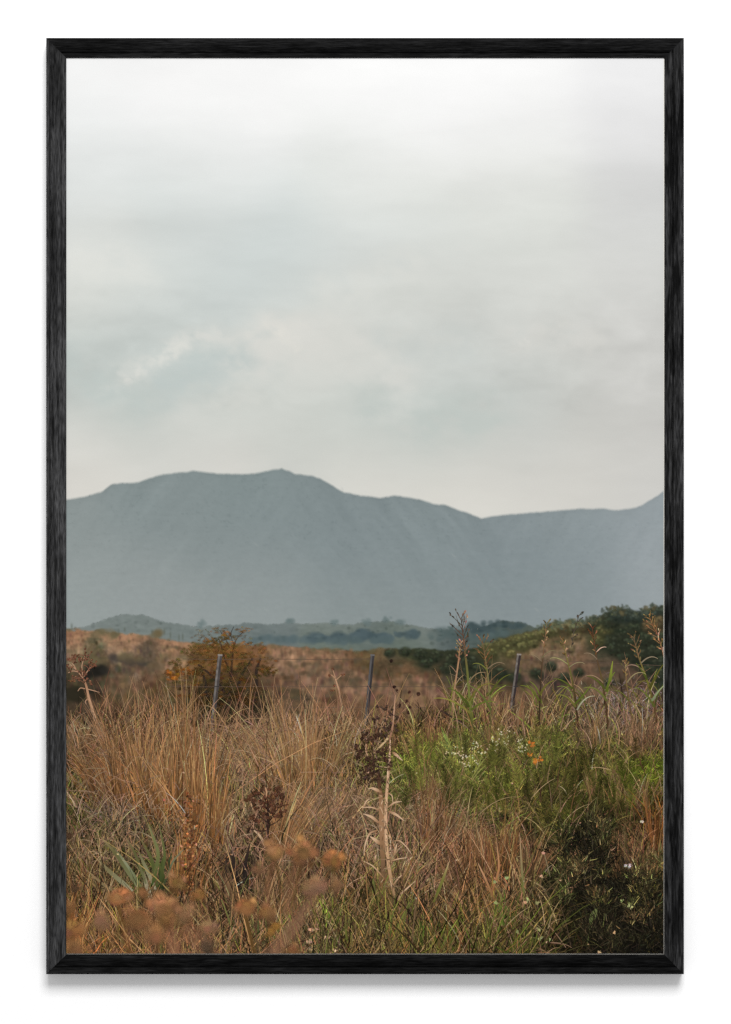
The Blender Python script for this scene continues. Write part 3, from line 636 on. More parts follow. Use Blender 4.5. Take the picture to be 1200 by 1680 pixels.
twigs(860,1480,16,14,260,(42,34,26),10); twigs(870,1545,50,18,320,(34,30,20),16); twigs(1010,1318,26,14,260,(34,36,20),12); twigs(850,1300,24,10,180,(58,42,30),12)
grass.build('printed_grass', 'printed tangle of dry straw and green grass blades')['kind'] = 'stuff'

sb = Ink()
def shrub(x, y, rx, ry, n, c, L=13, w=1.0, lum=.4, zz=.85):
    bx = G(x, rx * .6, n); by = G(y, ry * .6, n); a = np.arctan2(bx - x, ry * 1.2) * 1.1 + G(0, .5, n)
    c = np.array(c, float); f = np.exp(G(0, lum, n))[:, None] * np.where(U(0, 1, n) < .18, U(1.5, 2.3, n), 1.0)[:, None]
    sb.blades(bx, by, L * np.exp(G(0, .4, n)), a, G(0, .4, n), w * np.exp(G(0, .3, n)), jit(c, n, .05, .07) * f * .7, jit(c, n, .05, .07) * f, zz + U(-.04, .05, n), 4)
for q in range(46):                                                   # dark twiggy mass, its branches in leafy clumps
    t = U(); x, y = [(U(920, 1000), U(1350, 1470)), (U(960, 1085), U(1450, 1560)), (U(1040, 1088), U(1430, 1540))][int(rng.integers(0, 3))]
    shrub(x, y, U(14, 28), U(12, 24), 120, ((30,28,20), (36,32,23), (26,24,18), (46,42,28))[int(rng.integers(0, 4))])
for q in range(26):
    x, y = [(U(915, 1000), U(1345, 1480)), (U(1030, 1088), U(1400, 1530))][int(rng.integers(0, 2))]
    shrub(x, y, U(8, 16), U(8, 16), 75, ((82,74,44), (66,64,38), (92,76,50))[int(rng.integers(0, 3))], 9, .9, .3, .87)
sb.build('printed_shrub', 'printed dense dark shrub in the lower right corner')
# ---- single broad blades: rosette of stiff leaves on the left and green blades along the bottom
def leaf(ink, pts, w, c, z):
    w = w * 1.25; ink.line(pts, [w * .55, w, w * .9, w * .6, .4], c, z, 14)
ros = Ink()
for pts, w, c in [(((218,1462),(180,1430),(160,1410)),6,((150,150,120),(120,112,78),(150,130,96))),(((226,1455),(190,1400),(165,1372)),5,((120,124,88),(100,96,60),(150,128,94))),
  (((232,1455),(205,1415),(183,1385)),5,((96,104,66),(138,140,110),(96,92,56))),(((240,1450),(222,1400),(205,1370)),4,((110,110,76),(92,90,54),(140,116,84))),
  (((250,1452),(262,1400),(243,1350)),5,((66,78,40),(112,114,70),(122,124,84))),(((258,1455),(250,1410),(228,1372)),5,((74,84,44),(86,90,50),(120,104,70))),
  (((262,1448),(272,1405),(260,1345)),4,((60,72,38),(90,96,54),(116,112,72))),(((256,1460),(238,1420),(225,1392)),5,((160,152,124),(128,124,90),(110,100,66))),
  (((250,1482),(240,1450),(236,1428)),6,((180,168,140),(150,140,112),(110,100,70))),(((270,1450),(284,1412),(305,1390)),3,((60,70,44),(112,112,84),(130,122,92))),
  (((254,1470),(270,1440),(258,1410)),5,((44,52,30),(66,74,38),(92,96,54))),(((210,1472),(170,1452),(140,1425)),4,((140,124,92),(126,108,76),(150,120,88))),
  (((160,1505),(175,1470),(190,1435)),4,((120,116,78),(150,138,104),(160,130,94))),(((200,1560),(175,1535),(150,1500)),5,((120,124,84),(108,104,64),(140,112,76))),
  (((268,1462),(262,1430),(270,1400)),5,((36,44,28),(60,70,36),(84,90,48))),(((278,1455),(276,1420),(282,1398)),5,((30,38,28),(48,58,36),(80,84,52)))]:
    leaf(ros, pts, w, c, .74 + U(-.02, .02))
ros.build('printed_rosette', 'printed rosette of stiff grey green pointed leaves')
gb = Ink()
def fan(x, y, n, h, sp, c, w=3.2, lean=0):
    th = lean + G(0, sp, n); gb.blades(x + G(0, h * .16, n), y + G(0, 6, n), h * U(.5, 1.1, n), th, th * U(.2, .9, n), w * np.exp(G(0, .25, n)), jit(c, n, .22, .06) * .75, jit(c, n, .22, .06) * 1.15, zy(np.full(n, y), .05), 8, .8)
fan(540,1535,16,70,.3,(108,122,48)); fan(640,1560,22,95,.3,(98,98,46)); fan(618,1500,12,90,.2,(104,98,52)); fan(700,1575,22,80,.35,(88,92,40)); fan(735,1570,14,80,.3,(74,84,34)); fan(820,1530,22,60,.25,(78,92,36)); fan(790,1575,20,80,.3,(88,88,42))
fan(860,1590,16,70,.4,(66,68,30)); fan(900,1530,12,60,.4,(78,76,40)); fan(270,1590,10,80,.5,(112,116,62)); fan(420,1570,12,90,.4,(86,90,50)); fan(640,1475,10,80,.22,(112,100,54)); fan(575,1570,14,70,.4,(96,92,48)); fan(460,1440,8,60,.3,(104,100,70)); fan(140,1590,10,80,.4,(110,92,52)); fan(480,1575,10,60,.5,(92,96,50))
fan(350,1300,14,40,.5,(112,128,62),2); fan(345,1330,10,36,.5,(96,110,52),2); fan(115,1330,12,40,.5,(104,112,56),2); fan(600,1280,16,50,.3,(124,126,64),2); fan(765,1290,22,60,.5,(134,138,76),1.6,.5); fan(745,1240,14,50,.4,(112,120,62),2)
for pts, w, c in [(((712,1480),(728,1440),(738,1412)),4,((96,100,44),(120,116,60),(200,168,128))),(((860,1470),(856,1420),(853,1365)),3,((96,104,56),(140,124,86),(184,146,112))),(((768,1530),(769,1500),(766,1472)),4,((40,36,26),(52,46,30),(78,70,42))),(((1003,1475),(960,1480),(930,1490)),2,((92,80,40),(70,60,34),(60,50,30))),(((812,1478),(796,1440),(784,1415)),3,((120,86,52),(178,130,92),(204,160,124))),(((806,1468),(820,1425),(815,1380)),3,((140,96,60),(176,124,84),(190,146,108)))]:
    leaf(gb, pts, w, c, .8 + U(-.03, .03))
# drooping light strands scattered over the foreground
n = 330; x = U(105, 940, n); y = U(1330, 1590, n); c = jit((186,148,112), n, .18, .04); t = G(0, .55, n)
gb.blades(x, y, U(30, 90, n), t, np.sign(t) * np.abs(G(.5, .5, n)), U(.8, 1.8, n), c * .72, c, zy(y) + .03, 9)
n = 160; x = U(105, 1085, n); y = U(1180, 1330, n); c = jit((178,142,108), n, .18, .04); t = G(0, .4, n)
gb.blades(x, y, U(20, 60, n), t, np.sign(t) * np.abs(G(.5, .5, n)), U(.7, 1.3, n), c * .8, c, zy(y) + .03, 9)
gb.build('printed_grass_blades', 'printed broad green blades and pale strands in the foreground')['kind'] = 'stuff'

# ---- autumn tree behind the left post (out of focus: soft dabs)
tr = Ink()
def softline(ink, pts, w, c, z, A=.85): ink.line(pts, w, c, z, None, A)
TK = (52,44,40)
for pts, w in [(((376,1172),(378,1140),(379,1110),(381,1085),(384,1058)),(9,8,7,5,3)),(((385,1150),(392,1120),(400,1100),(415,1080)),(7,5,4,3)),(((417,1160),(422,1130),(420,1100),(428,1080)),(8,6,5,3)),(((378,1105),(368,1080),(364,1060),(358,1045)),(5,4,3,2)),(((384,1062),(388,1048),(398,1038)),(3,2,2)),(((381,1075),(372,1050),(362,1036)),(3,2.5,2)),(((340,1150),(338,1120),(330,1095)),(6,5,3)),(((375,1140),(350,1110),(325,1090)),(5,4,3)),(((384,1060),(378,1040),(384,1028)),(2.5,2,2))]:
    softline(tr, pts, np.array(w) * (1.35 if min(q[1] for q in pts) > 1065 else .95), TK, .003 + U(0, .004), .7 if min(q[1] for q in pts) > 1065 else .5)
r3 = np.random.default_rng(33)
def foliage(x, y, rx, ry, n, c, r=5.0, A=.55, lum=.16):
    a = r3.uniform(0, 2 * PI, n); q = r3.random(n) ** .5
    px = x + np.cos(a) * q * rx; py = y + np.sin(a) * q * ry
    cc = np.clip(np.asarray(c, float) * np.exp(r3.normal(0, lum, (n, 1))) * np.exp(r3.normal(0, .06, (n, 3))), 5, 240)
    tr.blobs(px, py, r * r3.uniform(.6, 1.5, n), r * .62 * r3.uniform(.6, 1.3, n), cc, r3.uniform(.002, .016, n), r3.normal(0, .35, n), True, A * r3.uniform(.6, 1.2, n))
for args in [(365,1165,56,22,60,(58,50,36),8,.5),(332,1140,30,18,34,(72,58,40),7,.45),(412,1150,28,26,44,(68,56,40),7,.5)]: foliage(*args)
# leaf clusters along the limbs, loose towards the outline
for k in range(80):
    a = r3.uniform(0, 2 * PI); q = r3.random() ** .6
    x = 366 + math.cos(a) * q * 82; y = 1104 + math.sin(a) * q * 66
    if x < 300 and y < 1075: continue
    t = np.clip((1175 - y) / 120, 0, 1)
    c = np.array(((140,94,48), (118,94,52), (128,84,46), (104,84,52), (148,104,60))[int(r3.integers(0, 5))], float) * (.60 + .40 * t) * np.array([.92, .97, .94])
    foliage(x, y, r3.uniform(9, 20), r3.uniform(3.5, 8), int(r3.uniform(10, 20)), c, 4.3, .58)
foliage(298,1104,28,10,40,(150,96,40)); foliage(284,1110,14,8,20,(160,98,38)); foliage(362,1034,18,5,18,(132,106,72),4,.45); foliage(402,1033,14,5,16,(142,108,64),4,.5); foliage(386,1046,30,5,16,(126,98,58),3.5,.4)
foliage(336,1046,22,6,18,(124,102,74),4,.38); foliage(332,1036,14,4,8,(112,104,74),4,.35); foliage(410,1056,22,5,16,(132,98,58),4,.42); foliage(340,1064,26,8,34,(132,94,54),4.5,.5)
tr.build('printed_tree', 'printed small tree with rust and olive autumn leaves', THIN)

# ---- fence
def post(top, bot, w, light, dark, label):
    p = Ink(); (xa, ya), (xb, yb) = top, bot
    for off, ww, c, z in ((0, w, dark, .020), (-w * .26, w * .46, light, .0215)):
        K = 24; t = np.linspace(0, 1, K)
        q = np.stack([xa + (xb - xa) * t + off + G(0, .18, K), ya + (yb - ya) * t], -1)
        cc = np.array(c, float) * np.exp(G(0, .07, (K, 1))) * (1 - .12 * t[:, None])
        p.ribbons(q[None], np.full((1, K), ww) + G(0, .15, (1, K)), cc[None], np.array([z]))
    p.ribbons(np.array([[[xa - w / 2 - .4, ya], [xa + w / 2 + .3, ya + .4]]]), np.full((1, 2), 2.6), np.full((1, 2, 3), np.array(light) * 1.2), np.array([.0225]))
    p.ribbons(np.array([[[xa + (xb - xa) * .43 - w / 2 - .8, 1126], [xa + (xb - xa) * .43 + w / 2 + .8, 1126.4]]]), np.full((1, 2), 1.3), np.full((1, 2, 3), 52.), np.array([.0228]))
    return p.build('printed_fence_post', label)
post((361.5,1074.5),(348,1199), 7.0, (116,110,106), (74,68,66), 'printed weathered fence post in front of the autumn tree')
post((611.5,1074.5),(599,1207), 6.4, (86,84,84), (56,53,54), 'printed grey fence post near the middle of the print')
post((852.0,1073.5),(840,1162), 6.6, (118,110,104), (60,52,52), 'printed weathered fence post among the tall green grass')
wire = Ink()
for y, xs in ((1081, (300, 355, 430, 520, 608)), (1126, (270, 355, 430, 520, 606, 720, 846)), (1160, (440, 520, 603, 700))):
    wire.line([(x, y + (1.0 if i % 2 else 0)) for i, x in enumerate(xs)], (.8), (98,80,68), .018 + U(0, .001), 20)
wire.line([(855,1082),(960,1086),(1085,1092)], .7, (98,82,70), .018, 20)
wire.build('printed_fence_wire', 'printed thin strands of fence wire')

# ---- tall flowering grasses along the fence
tall = []
def stalk(pts, w, c, panicle, leaves, label, pc=(112,78,62), seedc=None, z=.2, droop=.0):
    pc = np.array(pc) * np.array([.92, 1.0, .86]); k = Ink(); k.line(pts, w, c, z, 30)
    p = np.array(pts, float); top = p[-1]; d = p[-1] - p[-2]; d /= np.linalg.norm(d)
    n, h, sp = panicle
    for i in range(n):
        t = i / max(1, n - 1); b = top - d * h * (1 - t) ; a0 = math.atan2(d[0], -d[1])
        side = (-1) ** i; L = h * (.16 + .26 * math.sin(PI * min(1, (1 - t) * .9 + .12))) * sp * U(.7, 1.2)
        th = a0 + side * U(.35, .75); m = 1
        cc = jit(pc, 1, .16, .06)
        k.blades(np.array([b[0]]), np.array([b[1]]), np.array([L]), np.array([th]), np.array([side * droop + G(0, .2)]), np.array([1.2]), cc, cc * 1.15, np.array([z + U(0, .01)]), 6)
        s = int(U(3, 6)); u = U(.35, 1.05, s)
        k.blobs(b[0] + np.sin(th) * L * u + G(0, .6, s), b[1] - np.cos(th) * L * u + G(0, .6, s), U(.5, 1.0, s), U(1.3, 2.6, s), jit(pc if seedc is None or U() < .75 else seedc, s, .2, .06) * .9, z + U(.005, .02, s), th + U(-.4, .4, s))
    for (lx, ly, L, a, b, w_, lc) in leaves:
        q = jit(lc, 1, .1, .04)
        k.blades(np.array([lx]), np.array([ly]), np.array([L * U(.8, 1)]), np.array([a]), np.array([b]), np.array([w_ * .78]), q * .8, q * 1.12, np.array([z + U(.005, .03)]), 14, .8, 1.8)
    k.build('printed_tall_grass', label)
GL, YL, DL = (98,104,44), (122,120,60), (158,132,102)
stalk([(776,1205),(771,1150),(767,1100),(762,1060),(757,1014)], (4.5,4,3.5,2.5,1.2), ((70,66,36),(112,118,58),(104,104,56),(112,84,62),(72,60,58)), (17,66,1.0), [(770,1160,60,-.55,-.9,5,GL),(770,1150,55,.5,1.6,4,YL),(769,1120,45,.6,1.5,3,DL),(772,1170,70,-.9,-.9,5,YL),(773,1165,50,.9,1.2,5,GL),(771,1180,60,-.3,-.4,5,GL)], 'printed tall grass with the highest dark plume', (88,68,62), (170,120,92))
stalk([(740,1195),(746,1130),(752,1090),(756,1055)], (3,2.6,2.4,1.6), ((110,84,58),(168,132,100),(172,132,98),(150,110,86)), (9,30,1.1), [(747,1125,24,.5,.6,2,DL),(750,1105,22,-.6,-.4,2,DL)], 'printed pale dry stalk beside the highest plume', (150,104,84), (190,150,120), .13)
stalk([(806,1190),(803,1130),(799,1095),(792,1052)], (3.2,2.8,2.2,1), ((84,76,44),(120,112,70),(128,112,72),(104,78,62)), (11,48,1.1), [(800,1100,34,-.7,-1.5,3,YL),(800,1098,36,.8,1.6,2.5,DL),(804,1140,60,.5,.9,5,GL),(806,1165,60,-.5,-.8,5,YL)], 'printed feathery brown plume right of the highest one', (120,86,62), (160,126,92))
stalk([(885,1190),(886,1150),(889,1095),(893,1060),(898,1022)], (3,2.6,2,1.4,.8), ((62,50,34),(58,46,34),(74,58,42),(128,96,70),(124,96,80)), (9,40,.7), [(889,1085,30,-.8,-.9,2,DL),(889,1080,34,.7,1.2,2,DL),(886,1140,40,.5,.9,5,GL),(885,1150,50,-.5,-1.2,5,GL)], 'printed slim plume with a bare dark stem', (128,94,70), (180,140,108))
stalk([(949,1195),(945,1150),(938,1110),(930,1078),(923,1050)], (3.4,3,2.6,2,1.2), ((62,44,32),(70,52,36),(96,92,48),(124,112,62),(120,96,64)), (8,30,.9), [(944,1155,50,.75,-.2,5,GL),(945,1160,44,-.6,-1.4,5,YL),(934,1095,34,.9,1.4,2.5,DL),(932,1090,38,-.9,-1.1,2.5,DL),(947,1165,46,.5,1.3,3.5,(190,186,150)),(940,1130,40,-.8,-.9,4.5,GL)], 'printed leafy stem with a short plume in the middle right', (124,94,66), (180,146,110))
stalk([(938,1062),(941,1040),(947,1022),(950,1010)], (1.2,1,1,1), ((90,76,64),(84,70,64),(80,70,66),(70,64,64)), (9,50,.55), [], 'printed thin stem with dark seed clusters', (84,70,66), None, .11)
stalk([(998,1195),(994,1150),(987,1110),(978,1075),(972,1030)], (3.4,3.2,2.6,2,1), ((72,52,34),(76,56,38),(96,80,48),(88,66,52),(92,60,46)), (10,44,.7), [(990,1120,34,-.8,-1.4,2.5,DL),(993,1130,44,-.7,-.8,5,GL),(1001,1118,38,.12,.05,7,(124,134,50)),(995,1135,42,.25,.5,6,GL),(996,1150,50,-.6,-1.5,5,YL),(978,1072,26,.6,1.4,2.5,(200,172,140)),(980,1082,30,-.7,-1.5,2.5,DL)], 'printed leafy stem with a red brown plume and upright leaf', (100,62,46), (170,120,90))
stalk([(1040,1200),(1034,1160),(1028,1120),(1026,1085)], (2.8,2.4,2,1.2), ((78,60,40),(96,78,50),(120,96,64),(140,110,80)), (7,24,1), [(1029,1120,40,.6,1.8,3,DL),(1032,1150,40,-.6,-1.2,3,YL)], 'printed bent thin stem with few seeds', (140,106,80), (190,150,116))
stalk([(1078,1185),(1072,1150),(1060,1110),(1048,1078),(1040,1046)], (3.8,3.4,3,2,1), ((72,52,34),(92,72,42),(112,112,48),(120,98,64),(120,88,70)), (10,40,1), [(1062,1115,40,-.5,-.3,5,GL),(1066,1130,50,.45,.2,6,GL),(1070,1150,44,.55,.5,5,(176,170,130)),(1052,1088,36,.8,1.7,3,DL),(1074,1160,50,-.5,-.9,5,GL),(1056,1100,40,-.9,-1.6,2.5,DL)], 'printed leafy stem with open plume by the right edge', (124,90,72), (190,150,116))
stalk([(1090,1080),(1086,1062),(1079,1040),(1072,1028),(1066,1012)], (1.6,1.4,1.2,1,.8), ((150,112,84),(140,100,76),(140,92,66),(140,88,62),(140,88,62)), (13,62,.8), [], 'printed drooping pale seed plume at the right edge', (160,112,84), (214,180,150), .11, .6)

# leafy undergrowth of long green blades around the stems
tg = Ink()
def off_posts(x, y):
    for p in (349, 600, 841): y = np.where(np.abs(x - p) < 26, np.maximum(y, 1212), y)
    return y
n = 90; x = np.concatenate([U(735, 815, 40), U(870, 1088, 50)]); y = U(1150, 1215, n); y = off_posts(x, y); t = G(0, .4, n)
c = jit((120,122,54), n, .22, .06)
tg.blades(x, y, U(30, 70, n), t, np.sign(t) * np.abs(G(.9, .7, n)), U(1.3, 3.2, n), c * .7, c * 1.05, zy(y), 12, .8, 1.8)
n = 150; x = np.concatenate([U(735, 830, 60), U(870, 1088, 90)]); y = U(1140, 1220, n); y = off_posts(x, y); t = G(0, .35, n); c = jit((166,132,102), n, .22, .05)
tg.blades(x, y, U(30, 75, n), t, np.sign(t) * np.abs(G(.4, .5, n)), U(.8, 1.6, n), c * .7, c, zy(y), 8)
n = 500; x = G(1045, 26, n); y = G(1165, 18, n); c = jit((142,122,116), n, .22, .04)
tg.blades(x, y, U(5, 12, n), U(-1.4, 1.4, n), G(0, .5, n), U(.8, 1.5, n), c * .8, c, zy(y), 4)
n = 220; x = G(985, 26, n); y = G(1165, 20, n); c = jit((142,124,112), n, .22, .04)
tg.blades(x, y, U(5, 12, n), U(-1.4, 1.4, n), G(0, .5, n), U(.8, 1.5, n), c * .8, c, zy(y), 4)
n = 160; x = U(150, 640, n); y = U(1170, 1220, n); y = off_posts(x, y); t = G(0, .3, n); c = jit((176,134,100), n, .16, .04)
tg.blades(x, y, U(40, 90, n), t, np.sign(t) * np.abs(G(.1, .25, n)), U(.8, 1.5, n), c * .75, c, zy(y), 8)
n = 46; x = U(730, 860, n); y = U(1150, 1200, n); y = off_posts(x, y); t = G(0, .2, n); c = jit((150,118,86), n, .16, .04)
tg.blades(x, y, U(50, 90, n), t, G(0, .2, n), U(.8, 1.4, n), c * .75, c, zy(y), 8)
tg.build('printed_undergrowth', 'printed long leaves and thin stems around the tall grasses')['kind'] = 'stuff'
stick = Ink(); stick.line([(724,1166),(745,1178),(776,1194)], (2.6, 3.2, 3), ((62,48,42),(44,36,34),(40,34,32)), .16, 16); stick.build('printed_stick', 'printed dark fallen stick leaning through the grass')

# ---- dried thistles
def burrs(ink, pts, r, n, c, sp, z):
    for (x, y) in pts:
        k = n; px = x + G(0, sp, k); py = y + G(0, sp * .8, k)
        for i in range(k):
            ink.line([(x, y + sp * 1.2), ((x + px[i]) / 2 + G(0, 1), (y + py[i]) / 2 + 1), (px[i], py[i])], 1.0, np.array(c) * 1.5, z, 6)
        ink.blobs(px, py, r * U(.7, 1.3, k), r * U(.7, 1.2, k), jit(np.array(c) * np.array([1, 1.04, .9]), k, .28, .04), z + .01 + U(0, .01, k))
        m = 5 * k; j = rng.integers(0, k, m); a = U(0, 2 * PI, m)
        ink.blades(px[j], py[j], r * U(1.0, 1.7, m), a, G(0, .2, m), np.full(m, .8), jit(np.array(c) * 1.25, m, .3, .08), jit(np.array(c) * 1.5, m, .3, .08), z + .022 + U(0, .01, m), 3)
th = Ink(); Z = .73
th.line([(629,1440),(628,1395),(626,1350),(626,1315),(623,1290),(620,1262)], (6.5,7.5,8,7.5,6,5), ((104,80,58),(140,106,76),(158,120,88),(150,112,80),(96,68,48),(52,38,32)), Z, 40)
th.line([(650,1480),(643,1450),(638,1420),(634,1385),(633,1345),(634,1310),(637,1275),(640,1240),(640,1212)], (4,5,5.2,4.8,4.8,4.6,4.4,3.6,2.4), ((150,118,84),(170,134,98),(196,156,118),(204,164,126),(206,166,130),(200,160,124),(204,164,130),(190,148,118),(150,112,88)), Z + .02, 60)
th.line([(636,1270),(639,1240),(641,1214)], (1.6,1.4,1), (226,190,158), Z + .03, 12)
th.line([(640,1212),(645,1190),(647,1165),(649,1140)], (3,2.6,2.2,1.6), ((150,110,86),(164,124,98),(190,150,122),(170,130,104)), Z + .02, 20)
th.line([(637,1211),(627,1222),(613,1236)], (3.6,3,2), ((196,166,124),(200,170,128),(150,120,90)), Z + .015, 14)
th.line([(640,1211),(650,1185),(662,1160),(675,1140)], 1.2, (120,88,70), Z, 14); th.line([(648,1165),(660,1152),(672,1150)], 1, (130,96,76), Z, 10); th.line([(648,1140),(640,1115),(634,1096)], 1.3, ((150,112,88),(104,76,62)), Z, 12)
th.line([(604,1240),(600,1232),(601,1221)], 1.8, (190,150,118), Z + .02, 10); th.line([(613,1236),(612,1260),(622,1280)], 3, (70,50,40), Z, 10); th.line([(601,1221),(596,1205),(590,1190)], 1.3, (110,84,66), Z, 10)
for pts, w in [(((645,1234),(652,1240),(661,1248)),5),(((626,1300),(616,1294),(604,1294)),4.5),(((620,1300),(612,1292),(606,1295)),4),(((636,1325),(648,1316),(660,1315)),3),(((638,1331),(650,1336),(664,1347)),4.5),(((624,1330),(610,1324),(592,1325)),2.6),(((622,1350),(610,1340),(596,1335)),5),(((620,1362),(606,1366),(599,1385),(597,1405)),3.2),(((624,1385),(616,1378),(607,1372)),6),(((636,1370),(640,1372),(640,1376)),3),(((646,1380),(656,1378),(668,1390),(676,1402)),2.4),(((646,1404),(650,1390),(652,1384)),3.2),(((640,1413),(654,1409),(668,1407)),2.4),(((616,1412),(616,1406),(618,1402)),3.2),(((652,1480),(658,1466),(670,1456),(682,1445)),3),(((645,1453),(654,1440),(660,1436)),2.6),(((630,1440),(612,1420),(595,1412)),2.2),(((636,1300),(644,1305),(645,1318)),2.2),(((594,1330),(600,1316),(606,1310)),2.6)]:
    th.line(pts, (w * .7, w, w * .7, .5), ((150,112,80),(206,170,136),(212,178,146)), Z + U(.02, .05), 12)
n = 290; x = np.concatenate([G(604, 15, 100), G(634, 12, 80), G(610, 13, 110)]); y = np.concatenate([G(1238, 17, 100), G(1215, 26, 80), G(1272, 11, 110)])
th.blades(x, y, U(3, 8, n), U(-PI, PI, n), G(0, .5, n), U(.9, 1.9, n), jit((54,41,29), n, .3, .04), jit((88,66,46), n, .35, .04), Z + .04 + U(0, .03, n), 4)
for _ in range(64):
    y_ = U(1240, 1475); xs_ = np.interp(y_, [1210, 1275, 1345, 1385, 1420, 1475], [640, 637, 633, 634, 638, 649]) if U() < .65 else np.interp(y_, [1262, 1315, 1395, 1440], [620, 626, 628, 629])
    if U() < .5: th.line([(xs_ + G(0, 2), y_), (xs_ + G(0, 2), y_ + U(6, 16))], (.4, U(.7, 1.5), .4), np.array(((98,72,50), (120,92,64), (226,192,156), (86,64,46))[int(rng.integers(0, 4))]), Z + .05, 6)
    else: th.line([(xs_ + G(0, 1.5), y_), (xs_ + G(0, 7), y_ - U(-3, 4)), (xs_ + G(0, 11), y_ + U(-2, 8))], (1.6, 1.3, .4), np.array((178,144,112)) * U(.7, 1.1), Z + .04, 7)
burrs(th, [(596,1208),(610,1211),(617,1208),(586,1228),(590,1240),(605,1245),(612,1252),(628,1232),(632,1245),(600,1262),(612,1270),(640,1252),(620,1275)], 2.4, 5, (52,36,30), 4.5, Z + .04)
burrs(th, [(632,1160),(645,1168),(634,1195),(640,1190),(650,1196),(614,1180),(628,1205),(600,1275),(622,1262),(608,1258)], 2.2, 4, (56,42,38), 4.5, Z + .03)
burrs(th, [(672,1134),(684,1137),(665,1152),(671,1160),(667,1167),(658,1156),(653,1134),(648,1128),(644,1082)], 2.5, 1, (50,34,30), 1.5, Z + .03)
th.build('printed_thistle', 'printed tall dead thistle with a pale twin stalk and dark burrs')
t2 = Ink(); t2.line([(166,1205),(158,1185),(152,1165),(146,1145),(142,1125),(136,1110)], (5,5,4.6,4,3.4,2), ((160,122,92),(190,148,116),(196,154,122),(186,144,112),(170,128,98),(130,96,74)), .14, 30)
for pts in [((136,1112),(125,1098),(115,1090)),((138,1110),(146,1098),(154,1090)),((136,1108),(134,1092),(140,1075)),((134,1104),(120,1100),(112,1104)),((142,1130),(150,1132),(164,1136)),((140,1130),(132,1128),(128,1134)),((146,1145),(140,1150),(142,1156)),((156,1183),(164,1184),(174,1194)),((126,1100),(122,1092),(118,1088))]:
    t2.line(pts, (1.8, 1.5, .8), ((170,130,102),(190,150,122)), .15 + U(0, .01), 10)
burrs(t2, [(140,1072),(144,1078),(124,1076),(132,1082),(114,1080),(122,1084),(150,1084),(156,1092),(116,1098),(128,1110),(142,1104),(138,1116),(118,1114),(150,1120),(112,1090),(146,1094),(133,1100)], 1.5, 5, (84,56,44), 4.0, .16)
t2.build('printed_thistle', 'printed dried thistle with brown burrs at the left edge')
t3 = Ink(); t3.line([(438,1420),(440,1380),(440,1350),(440,1318)], (3, 3, 4, 4), ((80,58,44),(60,42,34),(48,34,30),(44,32,28)), .60, 20)
for pts in [((440,1350),(424,1338),(415,1320)),((440,1345),(455,1330),(462,1315)),((440,1330),(430,1315),(420,1300)),((440,1328),(448,1308),(456,1292)),((441,1362),(428,1364),(402,1358)),((440,1322),(438,1306),(436,1292)),((441,1340),(420,1328),(408,1308)),((440,1356),(456,1348),(462,1340))]:
    t3.line(pts, (2, 1.6, 1), (54,38,32), .61, 10)
t3.line([(417,1362),(428,1372),(434,1388)], (2, 4, 1), (190,160,128), .62, 10); t3.line([(436,1292),(438,1300),(437,1308)], (2, 3, 1), (190,146,110), .65, 8)
burrs(t3, [(436,1308),(445,1312),(455,1294),(450,1302),(424,1300),(414,1303),(410,1308),(428,1316),(438,1322),(452,1322),(462,1318),(460,1306),(446,1330),(432,1336),(420,1326),(418,1342),(426,1346),(444,1340),(456,1338),(462,1332),(436,1296),(418,1312)], 2.4, 6, (64,42,32), 4.0, .62)
t3.build('printed_thistle', 'printed dark dead thistle head in the lower left middle')
t4 = Ink(); t4.line([(566,1200),(561,1160),(556,1130),(550,1112)], (2.4,2.4,2.6,2), ((130,98,74),(150,114,88),(184,144,112),(190,150,118)), .1, 20)
for pts in [((551,1116),(556,1112),(562,1106)),((551,1114),(546,1108),(540,1106)),((551,1113),(548,1104),(546,1098))]: t4.line(pts, (1.6, 1), (178,138,108), .11, 6)
burrs(t4, [(546,1098),(540,1107),(562,1106),(548,1124),(546,1132)], 1.9, 2, (84,54,42), 1.6, .12)
burrs(t4, [(543,1182),(552,1188),(545,1198),(556,1200),(538,1192),(493,1182)], 1.8, 5, (82,56,44), 4, .13)
t4.build('printed_thistle', 'printed small thin thistle left of the middle fence post')
t5 = Ink(); t5.line([(312,1520),(310,1460),(314,1400),(312,1330),(310,1300)], (2.5,2.5,2.5,2,1), ((70,44,28),(80,50,32),(112,70,40),(150,96,56)), .78, 30)
n = 150; x = G(311, 5, n); y = U(1300, 1470, n); t5.blobs(x, y, U(1.2, 2.8, n), U(1.2, 2.6, n), jit((108,70,44), n, .3, .05), .785 + U(0, .02, n), U(0, 3, n))
n = 40; x = G(306, 14, n); y = U(1310, 1440, n); t5.blobs(x, y, U(1.2, 2.4, n), U(1.2, 2.4, n), jit((150,108,78), n, .2, .05), .785 + U(0, .02, n), U(0, 3, n))
t5.build('printed_dock', 'printed rust brown seed spike of a dried dock plant')
st_ = Ink()
for pts, w in [(((385,1480),(388,1450),(384,1420),(380,1380)),(12,13,8,2)),(((402,1450),(402,1420),(410,1385)),(8,7,2)),(((366,1470),(370,1440),(372,1400)),(7,6,2))]:
    st_.line(pts, w, ((36,30,28),(44,36,34),(60,46,38)), .70 + U(0, .01), 14)
st_.build('printed_stump', 'printed dark charred stump among the straw')

